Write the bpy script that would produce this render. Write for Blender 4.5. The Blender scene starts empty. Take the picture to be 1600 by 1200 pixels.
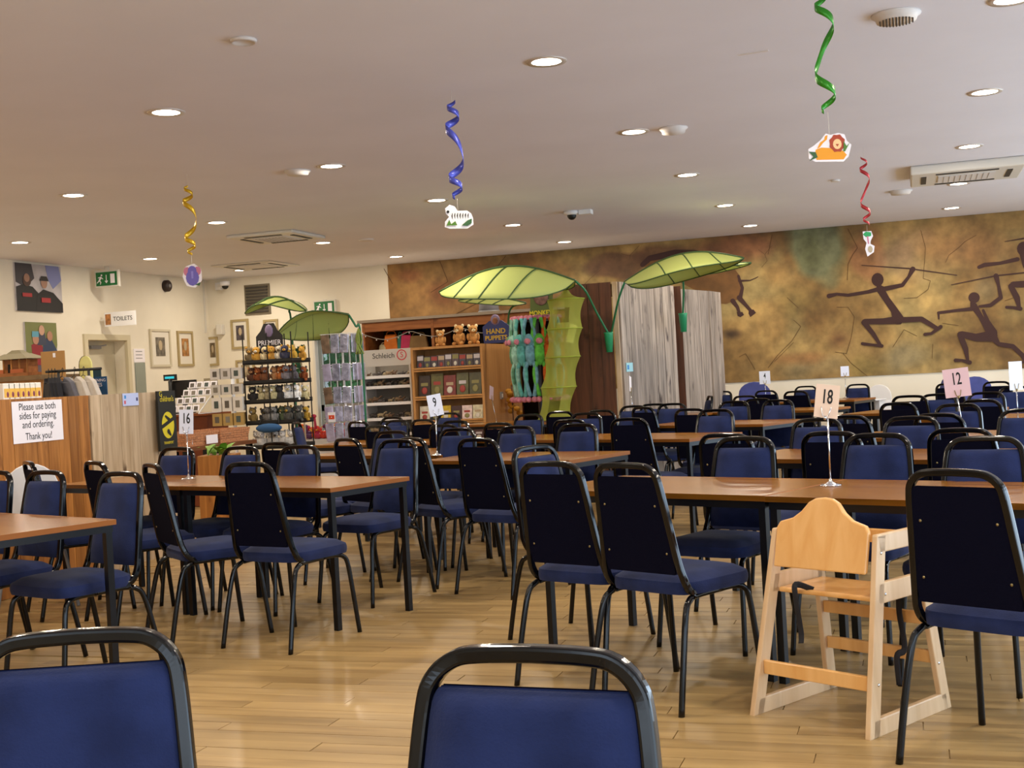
import bpy, bmesh, math, random
import numpy as np
from mathutils import Vector, Matrix
random.seed(7); rng=np.random.RandomState(5)
C=bpy.context.scene.collection
sc=bpy.context.scene
# ---------------------------------------------------------------- camera, world, light, exposure
EYE=1.27; HC=3.1; FPX=1950.0
_n=np.array([0.05425,0.998506,0.00655]); _n/=np.linalg.norm(_n)
_Z=-_n; _Y=np.array([621.4,-46.4,FPX]); _Y/=np.linalg.norm(_Y); _Y=_Y-_Z*(_Y@_Z); _Y/=np.linalg.norm(_Y); _X=np.cross(_Y,_Z)
_M=np.stack([_X,_Y,_Z])
cam_d=bpy.data.cameras.new('camera'); cam=bpy.data.objects.new('camera',cam_d); C.objects.link(cam)
cam_d.sensor_width=36; cam_d.lens=FPX/1600*36; cam_d.clip_start=.05
_r=_M@np.array([1,0,0.]); _u=_M@np.array([0,-1,0.]); _b=_M@np.array([0,0,-1.])
cam.matrix_world=Matrix(((_r[0],_u[0],_b[0],0),(_r[1],_u[1],_b[1],0),(_r[2],_u[2],_b[2],EYE),(0,0,0,1)))
sc.camera=cam
sc.view_settings.view_transform='Standard'; sc.view_settings.look='None'; sc.view_settings.gamma=1
sc.view_settings.use_curve_mapping=False; sc.view_settings.exposure=0.1
w=bpy.data.worlds.new('world'); sc.world=w; w.use_nodes=True
w.node_tree.nodes['Background'].inputs[0].default_value=(.75,.87,1,1); w.node_tree.nodes['Background'].inputs[1].default_value=1.9
def area(name,loc,rot,sx,sy,e,c):
    l=bpy.data.lights.new(name,'AREA'); l.shape='RECTANGLE'; l.size=sx; l.size_y=sy; l.energy=e; l.color=c
    o=bpy.data.objects.new(name,l); C.objects.link(o); o.location=loc; o.rotation_euler=rot; return o
# daylight through the glazed right-hand side of the hall and the windows behind the camera
area('window_daylight',(4.32,7.6,.92),(0,math.radians(90),0),1.5,16.0,290,(.56,.77,1))
area('rear_window_daylight',(0.6,-2.4,1.7),(math.radians(98),0,0),5.0,1.5,42,(.72,.85,1))

def at(u,v,z=None,x=None,y=None):
    d=_M@np.array([(u-800)/FPX,(v-600)/FPX,1.])
    t=(z-EYE)/d[2] if z is not None else (y/d[1] if y is not None else x/d[0])
    return Vector((d[0]*t,d[1]*t,EYE+d[2]*t))
# ---------------------------------------------------------------- materials
def lin(c):
    if isinstance(c,str): c=[int(c[i:i+2],16)/255 for i in (0,2,4)]
    return tuple(((x/12.92) if x<=.04045 else ((x+.055)/1.055)**2.4) for x in c)+(1.,)
MT={}
def mat(name,c,rough=.6,metal=0,spec=.5,var=0,vs=8,coat=0,emit=None,es=1,alpha=1,trans=0,bump=0,bs=60,sheen=0,rnd=0):
    if name in MT: return MT[name]
    m=bpy.data.materials.new(name); m.use_nodes=True; N=m.node_tree.nodes; L=m.node_tree.links; b=N['Principled BSDF']
    col=lin(c); b.inputs['Base Color'].default_value=col; b.inputs['Roughness'].default_value=rough; b.inputs['Metallic'].default_value=metal
    b.inputs['Specular IOR Level'].default_value=spec; b.inputs['Coat Weight'].default_value=coat; b.inputs['Coat Roughness'].default_value=.08
    b.inputs['Alpha'].default_value=alpha; b.inputs['Transmission Weight'].default_value=trans; b.inputs['Sheen Weight'].default_value=sheen
    if emit: b.inputs['Emission Color'].default_value=lin(emit); b.inputs['Emission Strength'].default_value=es
    tc=N.new('ShaderNodeTexCoord')
    if var or rnd:
        mx=N.new('ShaderNodeMix'); mx.data_type='RGBA'; mx.inputs[6].default_value=tuple(x*(1-var-rnd) for x in col[:3])+(1,); mx.inputs[7].default_value=tuple(min(1,x*(1+var+rnd)) for x in col[:3])+(1,)
        if rnd:
            oi=N.new('ShaderNodeObjectInfo'); L.new(oi.outputs['Random'],mx.inputs[0])
        else:
            no=N.new('ShaderNodeTexNoise'); no.inputs['Scale'].default_value=vs; no.inputs['Detail'].default_value=4
            L.new(tc.outputs['Object'],no.inputs['Vector']); 
            rp=N.new('ShaderNodeMapRange'); rp.inputs[1].default_value=.35; rp.inputs[2].default_value=.65; L.new(no.outputs[0],rp.inputs[0]); L.new(rp.outputs[0],mx.inputs[0])
        L.new(mx.outputs[2],b.inputs['Base Color'])
    if bump:
        n2=N.new('ShaderNodeTexNoise'); n2.inputs['Scale'].default_value=bs; L.new(tc.outputs['Object'],n2.inputs['Vector'])
        bp=N.new('ShaderNodeBump'); bp.inputs['Strength'].default_value=bump; bp.inputs['Distance'].default_value=.01; L.new(n2.outputs[0],bp.inputs['Height']); L.new(bp.outputs[0],b.inputs['Normal'])
    MT[name]=m; return m
def wood(name,c1,c2,axis=0,rough=.45,coat=0,knot=None,stretch=14,sc_=1.6,rnd=.25):
    if name in MT: return MT[name]
    m=bpy.data.materials.new(name); m.use_nodes=True; N=m.node_tree.nodes; L=m.node_tree.links; b=N['Principled BSDF']
    b.inputs['Roughness'].default_value=rough; b.inputs['Coat Weight'].default_value=coat; b.inputs['Coat Roughness'].default_value=.12; b.inputs['Specular IOR Level'].default_value=.33
    tc=N.new('ShaderNodeTexCoord'); oi=N.new('ShaderNodeObjectInfo')
    ad=N.new('ShaderNodeVectorMath'); ad.operation='MULTIPLY_ADD'; ad.inputs[1].default_value=(1,1,1); L.new(tc.outputs['Object'],ad.inputs[0])
    ms=N.new('ShaderNodeMath'); ms.operation='MULTIPLY'; ms.inputs[1].default_value=37; L.new(oi.outputs['Random'],ms.inputs[0]); L.new(ms.outputs[0],ad.inputs[2])
    mp=N.new('ShaderNodeMapping'); s=[stretch]*3; s[axis]=1; mp.inputs['Scale'].default_value=s; L.new(ad.outputs[0],mp.inputs[0])
    no=N.new('ShaderNodeTexNoise'); no.inputs['Scale'].default_value=sc_; no.inputs['Detail'].default_value=6; no.inputs['Distortion'].default_value=.6; L.new(mp.outputs[0],no.inputs['Vector'])
    cr=N.new('ShaderNodeValToRGB'); cr.color_ramp.elements[0].position=.3; cr.color_ramp.elements[1].position=.7
    cr.color_ramp.elements[0].color=lin(c1); cr.color_ramp.elements[1].color=lin(c2); L.new(no.outputs[0],cr.inputs[0]); out=cr.outputs[0]
    if knot:
        mp2=N.new('ShaderNodeMapping'); s=[7]*3; s[axis]=3; mp2.inputs['Scale'].default_value=s; L.new(ad.outputs[0],mp2.inputs[0])
        vo=N.new('ShaderNodeTexNoise'); vo.inputs['Scale'].default_value=1.0; vo.inputs['Detail'].default_value=3; L.new(mp2.outputs[0],vo.inputs['Vector'])
        mr=N.new('ShaderNodeMapRange'); mr.inputs[1].default_value=.62; mr.inputs[2].default_value=.74; L.new(vo.outputs[0],mr.inputs[0])
        mk=N.new('ShaderNodeMix'); mk.data_type='RGBA'; L.new(mr.outputs[0],mk.inputs[0]); L.new(out,mk.inputs[6]); mk.inputs[7].default_value=lin(knot); out=mk.outputs[2]
    if rnd:
        hs=N.new('ShaderNodeHueSaturation'); mr=N.new('ShaderNodeMapRange'); mr.inputs[3].default_value=1-rnd; mr.inputs[4].default_value=1+rnd*.7
        L.new(oi.outputs['Random'],mr.inputs[0]); L.new(mr.outputs[0],hs.inputs['Value']); L.new(out,hs.inputs['Color']); out=hs.outputs[0]
    L.new(out,b.inputs['Base Color']); MT[name]=m; return m
def sheet(name,c,back=None,tr=.45,alpha=1.,rough=.7):
    m=bpy.data.materials.new(name); m.use_nodes=True; N=m.node_tree.nodes; L=m.node_tree.links; b=N['Principled BSDF']
    b.inputs['Base Color'].default_value=lin(c); b.inputs['Roughness'].default_value=rough
    t=N.new('ShaderNodeBsdfTranslucent'); t.inputs[0].default_value=lin(back or c); mx=N.new('ShaderNodeMixShader'); mx.inputs[0].default_value=tr
    L.new(b.outputs[0],mx.inputs[1]); L.new(t.outputs[0],mx.inputs[2]); o=N['Material Output']; last=mx
    if alpha<1:
        tp=N.new('ShaderNodeBsdfTransparent'); m2=N.new('ShaderNodeMixShader'); m2.inputs[0].default_value=alpha; L.new(tp.outputs[0],m2.inputs[1]); L.new(mx.outputs[0],m2.inputs[2]); last=m2
    L.new(last.outputs[0],o.inputs[0]); return m
# ---------------------------------------------------------------- mesh builder
class MB:
    def __init__(s): s.v=[]; s.f=[]; s.sm=[]; s.lay=(0,-.0004,0)
    def add(s,vs,fs,sm=False):
        k=len(s.v); s.v+= [tuple(p) for p in vs]; s.f+=[[i+k for i in f] for f in fs]; s.sm+=[sm]*len(fs); return s
    def box(s,c,d,rz=0,R=None,taper=1):
        x,y,z=[q/2 for q in d]; P=[Vector((a*x*(taper if e>0 else 1),b*y*(taper if e>0 else 1),e*z)) for e in (-1,1) for b in (-1,1) for a in (-1,1)]
        R=R or Matrix.Rotation(rz,3,'Z'); c=Vector(c); return s.add([R@p+c for p in P],[(0,2,3,1),(4,5,7,6),(0,1,5,4),(2,6,7,3),(0,4,6,2),(1,3,7,5)])
    def bar(s,a,b,wx,wy,up=(0,0,1)):
        a=Vector(a);b=Vector(b); z=(b-a); l=z.length; z.normalize(); u=Vector(up)
        if abs(z.dot(u))>.97: u=Vector((0,1,0))
        x=u.cross(z).normalized(); y=z.cross(x); R=Matrix((x,y,z)).transposed(); return s.box((a+b)/2,(wx,wy,l),R=R)
    def tube(s,pts,r,r2=None,n=8,nrm=(0,1,0),closed=False,cap=True,sq=1.,sm=True):
        # oval section: r along nrm, r2 across; r may be a list
        pts=[Vector(p) for p in pts]; m=len(pts); vs=[]
        for i,p in enumerate(pts):
            if closed: t=pts[(i+1)%m]-pts[i-1]
            else: t=pts[min(i+1,m-1)]-pts[max(i-1,0)]
            t.normalize(); a=Vector(nrm)
            if abs(a.dot(t))>.95: a=Vector((0,0,1)) if abs(t.z)<.9 else Vector((1,0,0))
            a=(a-t*a.dot(t)).normalized(); b=t.cross(a)
            ra=r[i] if isinstance(r,(list,tuple)) else r; rb=(r2[i] if isinstance(r2,(list,tuple)) else r2) if r2 else ra
            for k in range(n):
                q=2*math.pi*(k+.5)/n; cq,sn=math.cos(q),math.sin(q); vs.append(p+a*ra*math.copysign(abs(cq)**sq,cq)+b*rb*math.copysign(abs(sn)**sq,sn))
        fs=[]
        for i in range(m if closed else m-1):
            j=(i+1)%m
            for k in range(n): fs.append((i*n+k,i*n+(k+1)%n,j*n+(k+1)%n,j*n+k))
        s.add(vs,fs,sm)
        if cap and not closed:
            k0=len(s.v)-len(vs); s.f+=[list(range(k0+n-1,k0-1,-1)),list(range(k0+(m-1)*n,k0+m*n))]; s.sm+=[False,False]
        return s
    def lathe(s,prof,n=16,c=(0,0,0),cap=True):
        c=Vector(c); vs=[c+Vector((r*math.cos(2*math.pi*k/n),r*math.sin(2*math.pi*k/n),z)) for r,z in prof for k in range(n)]
        return s.add(vs,[(i*n+k,i*n+(k+1)%n,(i+1)*n+(k+1)%n,(i+1)*n+k) for i in range(len(prof)-1) for k in range(n)]+([list(range(n-1,-1,-1)),list(range((len(prof)-1)*n,len(prof)*n))] if cap else []),True)
    def ball(s,c,r,n=8,m=5,R=None):
        r=(r,r,r) if not isinstance(r,(tuple,list)) else r; c=Vector(c); vs=[];fs=[]
        for i in range(1,m):
            th=math.pi*i/m
            for k in range(n):
                p=Vector((r[0]*math.sin(th)*math.cos(2*math.pi*k/n),r[1]*math.sin(th)*math.sin(2*math.pi*k/n),r[2]*math.cos(th)))
                vs.append(c+(R@p if R else p))
        t=Vector((0,0,r[2])); t=R@t if R else t; vs+= [c+t,c-t]; T=len(vs)-2
        for i in range(m-2):
            for k in range(n): fs.append((i*n+k,(i+1)*n+k,(i+1)*n+(k+1)%n,i*n+(k+1)%n))
        for k in range(n): fs.append((T,k,(k+1)%n)); fs.append((T+1,(m-2)*n+(k+1)%n,(m-2)*n+k))
        return s.add(vs,fs,True)
    def prism(s,poly,th,to=lambda x,y,z:(x,y,z)):
        # poly 2-D (x,y) extruded z 0..th, mapped by `to`
        n=len(poly); vs=[to(x,y,0) for x,y in poly]+[to(x,y,th) for x,y in poly]
        return s.add(vs,[list(range(n-1,-1,-1)),list(range(n,2*n))]+[(i,(i+1)%n,n+(i+1)%n,n+i) for i in range(n)])
    def grid(s,fn,nu,nv,sm=True):
        vs=[fn(i/nu,j/nv) for i in range(nu+1) for j in range(nv+1)]
        return s.add(vs,[(i*(nv+1)+j,(i+1)*(nv+1)+j,(i+1)*(nv+1)+j+1,i*(nv+1)+j+1) for i in range(nu) for j in range(nv)],sm)
    def ribbon(s,pts,ws,to):
        # flat tapered stroke with round ends, in 2-D, mapped by `to`
        P=[Vector(p).to_2d() for p in pts]; s.k=getattr(s,'k',0)
        for i in range(len(P)-1):
            a,b=P[i],P[i+1]; d=(b-a); 
            if d.length<1e-6: continue
            d.normalize(); nn=Vector((-d.y,d.x)); wa,wb=ws[i]/2,ws[i+1]/2
            poly=[a+nn*wa]+[a+(nn*math.cos(q)-d*math.sin(q))*wa for q in (math.pi/4,math.pi/2,3*math.pi/4)]+[a-nn*wa,b-nn*wb]+[b+(-nn*math.cos(q)+d*math.sin(q))*wb for q in (math.pi/4,math.pi/2,3*math.pi/4)]+[b+nn*wb]
            s.k+=1; s.add([tuple(Vector(to(p.x,p.y))+Vector(s.lay)*s.k) for p in poly],[list(range(len(poly)))])
        return s
    def mesh(s,name,m,fix=True):
        me=bpy.data.meshes.new(name); me.from_pydata(s.v,[],s.f)
        me.polygons.foreach_set('use_smooth',s.sm); me.update()
        if fix:
            b=bmesh.new(); b.from_mesh(me); bmesh.ops.recalc_face_normals(b,faces=b.faces); b.to_mesh(me); b.free()
        if m: me.materials.append(m)
        return me
    def obj(s,name,m,parent=None,loc=None,rz=0,bevel=0,seg=2,label=None,fix=True):
        o=bpy.data.objects.new(name,s.mesh(name,m,fix)); C.objects.link(o); o.parent=parent
        if loc is not None: o.location=loc
        o.rotation_euler.z=rz
        if bevel:
            md=o.modifiers.new('bevel','BEVEL'); md.width=bevel; md.segments=seg; md.limit_method='ANGLE'
        if label: o['label']=label
        return o
def tag(o,label,cat,group=None,kind=None):
    o['label']=label; o['category']=cat
    if group: o['group']=group
    if kind: o['kind']=kind
    return o
def thing(name,label,cat,loc=(0,0,0),rz=0,group=None,R=None):
    o=bpy.data.objects.new(name,None); C.objects.link(o); o.empty_display_size=.1; o.location=loc; o.rotation_euler=(0,0,rz)
    if R is not None: o.rotation_euler=R
    return tag(o,label,cat,group)
def dup(root,loc,rz,label=None,group=None,scale=None):
    r=root.copy(); C.objects.link(r); r.location=loc; r.rotation_euler=(0,0,rz)
    if scale: r.scale=(scale,)*3
    if label: r['label']=label
    if group: r['group']=group
    for ch in list(root.children):
        c=ch.copy(); C.objects.link(c); c.parent=r
        for g in list(ch.children):
            d=g.copy(); C.objects.link(d); d.parent=c
    return r
def struct(name,mb,m,parent=None,label=None,**k):
    o=mb.obj(name,m,parent,**k); o['kind']='structure'
    if label: o['label']=label
    return o
def rect(a,b): return [(a[0],a[1]),(b[0],a[1]),(b[0],b[1]),(a[0],b[1])]
def arc(cx,cz,r,a0,a1,n=6): return [(cx+r*math.cos(math.radians(a0+(a1-a0)*i/n)),cz+r*math.sin(math.radians(a0+(a1-a0)*i/n))) for i in range(n+1)]
def text(body,size,m,parent,M,name='lettering',ext=.0006,bold=0,sx=1,align='CENTER'):
    # M: 4x4 matrix, text lies in its x-y plane
    cu=bpy.data.curves.new('t','FONT'); cu.body=body; cu.size=size; cu.align_x=align; cu.align_y='CENTER'; cu.extrude=ext; cu.offset=bold; cu.resolution_u=3
    to=bpy.data.objects.new('t',cu); C.objects.link(to); bpy.context.view_layer.update()
    dg=bpy.context.evaluated_depsgraph_get(); me=bpy.data.meshes.new_from_object(to.evaluated_get(dg)); bpy.data.objects.remove(to); 
    me.transform(Matrix.Diagonal((sx,1,1,1))); me.transform(M); me.materials.clear(); me.materials.append(m); me.name=name
    o=bpy.data.objects.new(name,me); C.objects.link(o); o.parent=parent; return o
FRONT=Matrix(((1,0,0,0),(0,0,-1,0),(0,1,0,0),(0,0,0,1)))   # x-y text plane -> upright, facing -Y
def TM(x,y,z): return Matrix.Translation((x,y,z))@FRONT
# ---------------------------------------------------------------- palette
mWall=mat('wall_paint','e4ddcb',.85,var=.03,vs=2,bump=.05,bs=30)
mCeil=mat('ceiling_paint','e2e2ea',.9,var=.02,vs=1.2)
mSteel=mat('black_steel','040406',.13,0,.36)
mBlue=mat('blue_velour','1f294f',.9,0,.12,var=.22,vs=9,sheen=.08,bump=.15,bs=220)
mDark=mat('navy_back_cloth','06071a',.9,0,.08,bump=.1,bs=150)
mRivet=mat('rivet_brass','9a8a60',.35,.9)
mTop=wood('table_laminate','72460c','a0691e',0,.24,.0,None,16,1.8,.06)
mEdge=mat('table_edge','8a5218',.45,0,.3)
mRail=mat('table_frame_paint','08090d',.3,0,.35)
mBeech=wood('beech','d29a55','e2b273',2,.38,.3,None,10,1.5,.04)
mGrey=wood('weathered_board','7b7068','b9ab9e',2,.7,0,'4a4040',14,1.6,.2)
mPale=wood('pale_board','a58c6c','ccb496',2,.6,0,'66503a',14,1.6,.14)
mOrange=wood('varnished_board','84501f','b77b3c',2,.45,.2,'5a3010',14,1.6,.14)
mBrown=wood('brown_board','3f2212','5d3520',2,.5,.1,'28140a',14,1.6,.15)
mPine=wood('shelf_pine','8a5026','b0703c',0,.5,.1,'5a2f14',10,2,.1)
mCase=wood('bookcase_maple','b57f45','c9945a',2,.5,.1,None,10,1.4,.03)
mWhite=mat('white_plastic','e8e8ea',.35)
mOff=mat('offwhite_metal','d6d2c8',.4)
mBlack=mat('black_matt','0a0a0a',.5)
mChrome=mat('chrome','d8dade',.12,1)
mCard=mat('card_white','eeeaf0',.6)
mInk=mat('ink','101014',.6)
mGreen=mat('sign_green','0f6b33',.5)
mGrey2=mat('grey_plastic','8a8a8c',.5)
# ---------------------------------------------------------------- the setting
XL,XR,YB,YF=-10.88,4.4,-2.5,17.95
mFloor=wood('floor_wood','8e7248','b99a66',0,.42,.15,None,10,1.1,.0)
def floor_tex():
    m=mFloor.copy(); m.name='floor_wood_far'; N=m.node_tree.nodes; L=m.node_tree.links; b=N['Principled BSDF']
    tc=N.new('ShaderNodeTexCoord'); br=N.new('ShaderNodeTexBrick'); br.inputs['Scale'].default_value=1; br.inputs['Brick Width'].default_value=1.3; br.inputs['Row Height'].default_value=.1; br.inputs['Mortar Size'].default_value=.002
    br.inputs['Color1'].default_value=(.86,.86,.86,1); br.inputs['Color2'].default_value=(1.12,1.12,1.12,1); br.inputs['Mortar'].default_value=(.45,.4,.35,1); L.new(tc.outputs['Object'],br.inputs[0])
    src=b.inputs['Base Color'].links[0].from_socket; mx=N.new('ShaderNodeMix'); mx.data_type='RGBA'; mx.blend_type='MULTIPLY'; mx.inputs[0].default_value=1; L.new(src,mx.inputs[6]); L.new(br.outputs[0],mx.inputs[7]); L.new(mx.outputs[2],b.inputs['Base Color']); return m
fl=struct('floor',MB().box(((XL+XR)/2,(YB+YF)/2,-.054),(XR-XL+.4,YF-YB+.4,.1)),floor_tex())
mPlank=wood('floor_plank','8e7248','b99a66',0,.4,.18,None,10,1.1,.13)
pm=MB().box((0,0,-.002),(1.296,.0975,.008)).mesh('plank',mPlank)
cnt=0
for r in range(52):
    y=3.25+r*.1
    x=-.3-y*.62+ (r*.47%1.3)-1.3; 
    while x<(y*.13+.55) :
        if cnt<300 and x+1.3>-y*.73-.4:
            o=bpy.data.objects.new('plank',pm); C.objects.link(o); o.parent=fl; o.location=(x+.65,y,random.uniform(-.0008,.0006)); cnt+=1
        x+=1.3
struct('ceiling',MB().box(((XL+XR)/2,(YB+YF)/2,HC+.1),(XR-XL+.4,YF-YB+.4,.2)),mCeil)
# left wall with the doorway to the toilets
d0,d1,dh=14.73,15.66,2.09
wl=MB(); wl.box((XL-.1,(YB+d0)/2,HC/2),(.2,d0-YB,HC)).box((XL-.1,(d1+YF)/2+.1,HC/2),(.2,YF-d1+.2,HC)).box((XL-.1,(d0+d1)/2,(HC+dh)/2),(.2,d1-d0,HC-dh))
struct('wall_left',wl,mWall)
mFrame=mat('door_frame_paint','c9bfa2',.5)
mDoor=mat('door_paint','cdc6ae',.5)
d=MB().box((XL-.23,(d0+d1)/2,dh/2+.03),(.05,d1-d0+.1,dh+.06)); do=struct('door_1',d,mDoor,label='cream door to the toilets recessed in the left wall')
MB().box((XL+.01,d0-.03,dh/2),(.05,.08,dh)).box((XL+.01,d1+.03,dh/2),(.05,.08,dh)).box((XL+.01,(d0+d1)/2,dh+.04),(.05,d1-d0+.14,.08)).obj('door_frame',mFrame,do)
MB().box((XL-.18,d0+.45,2.0),(.05,.22,.05)).bar((XL-.16,d0+.35,2.0),(XL-.14,d0+.65,2.03),.02,.02).obj('door_closer',mGrey2,do)
MB().tube([(XL-.2,d1-.12,1.0),(XL-.16,d1-.12,1.0),(XL-.16,d1-.24,1.0)],.01).obj('door_handle',mChrome,do)
# back wall with glazed exit door
e0,e1,eh=-9.02,-8.12,2.07
bw=MB(); bw.box(((XL+e0)/2,YF+.1,HC/2),(e0-XL,.2,HC)).box(((e1+XR)/2+.1,YF+.1,HC/2),(XR-e1+.2,.2,HC)).box(((e0+e1)/2,YF+.1,(HC+eh)/2),(e1-e0,.2,HC-eh))
struct('wall_back',bw,mWall)
mDG=mat('door_grey_frame','8f9a9c',.4)
dx=MB(); w_=.09
def frame_rect(mb,x0,x1,z0,z1,y,t,w): 
    return mb.box((x0+w/2,y,(z0+z1)/2),(w,t,z1-z0)).box((x1-w/2,y,(z0+z1)/2),(w,t,z1-z0)).box(((x0+x1)/2,y,z0+w/2),(x1-x0-2*w,t,w)).box(((x0+x1)/2,y,z1-w/2),(x1-x0-2*w,t,w))
d2=struct('door_2',frame_rect(dx,e0+.04,e1-.02,.02,eh-.03,YF+.12,.05,.06).box(((e0+e1)/2,YF+.12,.92),(e1-e0-.1,.05,.1)).box(((e0+e1)/2,YF+.12,.48),(e1-e0-.2,.03,.84)),mDG,label='grey framed glazed exit door onto greenery')
frame_rect(MB(),e0,e1,0,eh,YF+.04,.1,.035).obj('door_frame',mOff,d2)
MB().box(((e0+e1)/2,YF+.12,1.46),(e1-e0-.2,.008,1.0)).obj('glass_pane',mat('clear_glass','ffffff',.02,trans=1,alpha=.25),d2)
MB().box(((e0+e1)/2+.1,YF+.08,.95),(.5,.04,.05)).obj('push_bar',mGrey2,d2)
# right wall: glazed side of the hall (out of frame)
wr=MB(); wr.box((XR+.1,(YB+YF)/2,.05),(.2,YF-YB+.4,.1)).box((XR+.1,(YB+YF)/2,2.9),(.2,YF-YB+.4,.4))
for k in range(8): wr.box((XR+.1,YB+.2+k*2.86,1.4),(.2,.35,2.6))
struct('wall_right',wr,mWall)
fr=MB()
for k in range(7): frame_rect(fr.box((XR+.15,YB+1.63+k*2.86,1.4),(.05,.05,2.6)),0,0,0,0,0,0,0) if False else fr.box((XR+.15,YB+1.63+k*2.86,1.4),(.05,.05,2.6))
struct('window_1',fr,mWhite)
wf=MB(); wf.box(((XL+XR)/2,YB-.1,.45),(XR-XL+.4,.2,.9)).box(((XL+XR)/2,YB-.1,2.8),(XR-XL+.4,.2,.6)).box(((XL-2.2)/2,YB-.1,1.7),(-2.2-XL+.2,.2,1.6)).box(((XR+3.4)/2,YB-.1,1.7),(XR-3.4+.2,.2,1.6))
struct('wall_front',wf,mWall)
struct('window_2',MB().box((-.8,YB-.1,1.7),(.06,.06,1.6)).box((.6,YB-.1,1.7),(.06,.06,1.6)).box((2,YB-.1,1.7),(.06,.06,1.6)),mWhite)
struct('baseboard_back',MB().box(((-7.6+XR)/2,YF-.01,.06),(XR+7.6,.02,.12)),mOff)
# ---------------------------------------------------------------- mural (paint on the back wall)
MX0,MX1,MZ0,MZ1=-7.66,4.3,1.0,3.1
def vnoise(x,z,s,seed):
    r=np.random.RandomState(seed); G=r.rand(64,64); X=x*s+50; Z=z*s+50; i=np.floor(X).astype(int);j=np.floor(Z).astype(int); fx=X-i;fz=Z-j
    fx=fx*fx*(3-2*fx);fz=fz*fz*(3-2*fz); g=lambda a,b:G[a%64,b%64]
    return (g(i,j)*(1-fx)+g(i+1,j)*fx)*(1-fz)+(g(i,j+1)*(1-fx)+g(i+1,j+1)*fx)*fz
nu,nv=520,100
gx=np.repeat(np.linspace(MX0,MX1,nu+1),nv+1); gz=np.tile(np.linspace(MZ0,MZ1,nv+1),nu+1)
n1=vnoise(gx,gz,.9,1)*.5+vnoise(gx,gz,2.1,2)*.3+vnoise(gx,gz,5,3)*.2; n2=vnoise(gx,gz,1.3,4)*.6+vnoise(gx,gz,4,5)*.4; n3=vnoise(gx,gz,11,6)
def L3(h): return np.array([int(h[i:i+2],16)/255 for i in (0,2,4)])
colr=L3('a8823f')[None]*np.ones((len(gx),1))
colr=colr+(n1-.5)[:,None]*(L3('d0a860')-L3('7c5a2c'))[None]*1.9
t=np.clip((n2-.5)*3,0,1)[:,None]*.5; colr=colr*(1-t)+L3('9a8f5a')*t
t=np.clip((-4.4-gx)/2,0,1)[:,None]*.55; colr=colr*(1-t)+L3('9b6a30')*t
def blob(u,v,ru,rv,c,s,soft=1.0,edge=None):
    global colr
    p=at(u,v,y=YF); a=at(u+ru,v,y=YF); rx=abs(a.x-p.x); rz=rx*rv/ru
    dd=np.sqrt(((gx-p.x)/rx)**2+((gz-p.z)/rz)**2)+(vnoise(gx,gz,3.1,int(u)%60+7)-.5)*.9
    k=np.clip((1.15-dd)/soft,0,1)[:,None]*s; colr=colr*(1-k)+L3(c)*k
for b in [(1285,390,52,60,'7f8a66',.8,.35),(1265,385,22,40,'5f6134',.5,.8),(1345,400,28,50,'a86b3a',.7,.4),(1410,395,45,45,'a07a5e',.6,.8),(1500,380,80,50,'9c6a38',.5,.9),(1310,530,22,20,'6a3f1c',.8,1.1),(1145,522,18,10,'46301c',.8,.8),(1120,560,14,10,'5a4423',.6,.8),
          (1410,560,36,30,'a3936c',.6,.7),(1255,575,70,20,'9c8d6a',.5,.9),(1350,575,40,20,'97853c',.5,.9),(1150,385,80,30,'8c4f2c',.6,.9),(1250,470,40,30,'8a7434',.5,1),(1050,395,60,14,'5b3220',.6,.6),(960,415,50,18,'5f3d28',.75,.35),(880,400,60,14,'8b7134',.5,1),
          (690,455,24,26,'6b3a15',.6,1.1),(640,430,22,12,'8f4a25',.5,.8),(790,445,110,40,'7c3c1a',.45,.8),(745,435,40,22,'a87436',.6,.9),(1240,560,60,10,'a8602c',.4,1),(1540,450,30,30,'a08a62',.5,1),(1480,510,60,20,'7f7030',.5,1),(1620,420,60,80,'96703a',.5,1)]: blob(*b)
colr=np.clip(colr*(1+(n3-.5)[:,None]*.14),0,1)
mm=bpy.data.materials.new('mural_paint'); mm.use_nodes=True; N=mm.node_tree.nodes; b=N['Principled BSDF']; b.inputs['Roughness'].default_value=.8
va=N.new('ShaderNodeVertexColor'); va.layer_name='paint'; tc=N.new('ShaderNodeTexCoord'); no=N.new('ShaderNodeTexNoise'); no.inputs['Scale'].default_value=9; no.inputs['Detail'].default_value=7
hs=N.new('ShaderNodeHueSaturation'); hs.inputs['Saturation'].default_value=.93; mr=N.new('ShaderNodeMapRange'); mr.inputs[1].default_value=.3; mr.inputs[2].default_value=.7; mr.inputs[3].default_value=.54; mr.inputs[4].default_value=.84
K=mm.node_tree.links; K.new(tc.outputs['Object'],no.inputs['Vector']); K.new(no.outputs[0],mr.inputs[0]); K.new(mr.outputs[0],hs.inputs['Value']); K.new(va.outputs[0],hs.inputs['Color']); K.new(hs.outputs[0],b.inputs['Base Color'])
mu=MB().grid(lambda a,c:(MX0+(MX1-MX0)*a,YF-.012,MZ0+(MZ1-.002-MZ0)*c),nu,nv)
mural=mu.obj('painted_mural',mm,fix=False); tag(mural,'ochre cave painting mural of running hunters across the back wall','mural')
ca=mural.data.color_attributes.new('paint','FLOAT_COLOR','POINT')
lc=np.where(colr<=.04045,colr/12.92,((colr+.055)/1.055)**2.4); ca.data.foreach_set('color',np.c_[lc,np.ones(len(lc))].ravel())
mFig=mat('mural_umber','3d2420',.85); mFig2=mat('mural_red_umber','6b4a26',.85,var=.2,vs=6); mCrack=mat('mural_crack','50351c',.9)
def wpt(ox,oy,s,yy=YF-.016):
    return lambda X,Y:tuple(at(ox+X/s,oy+Y/s,y=yy))
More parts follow.
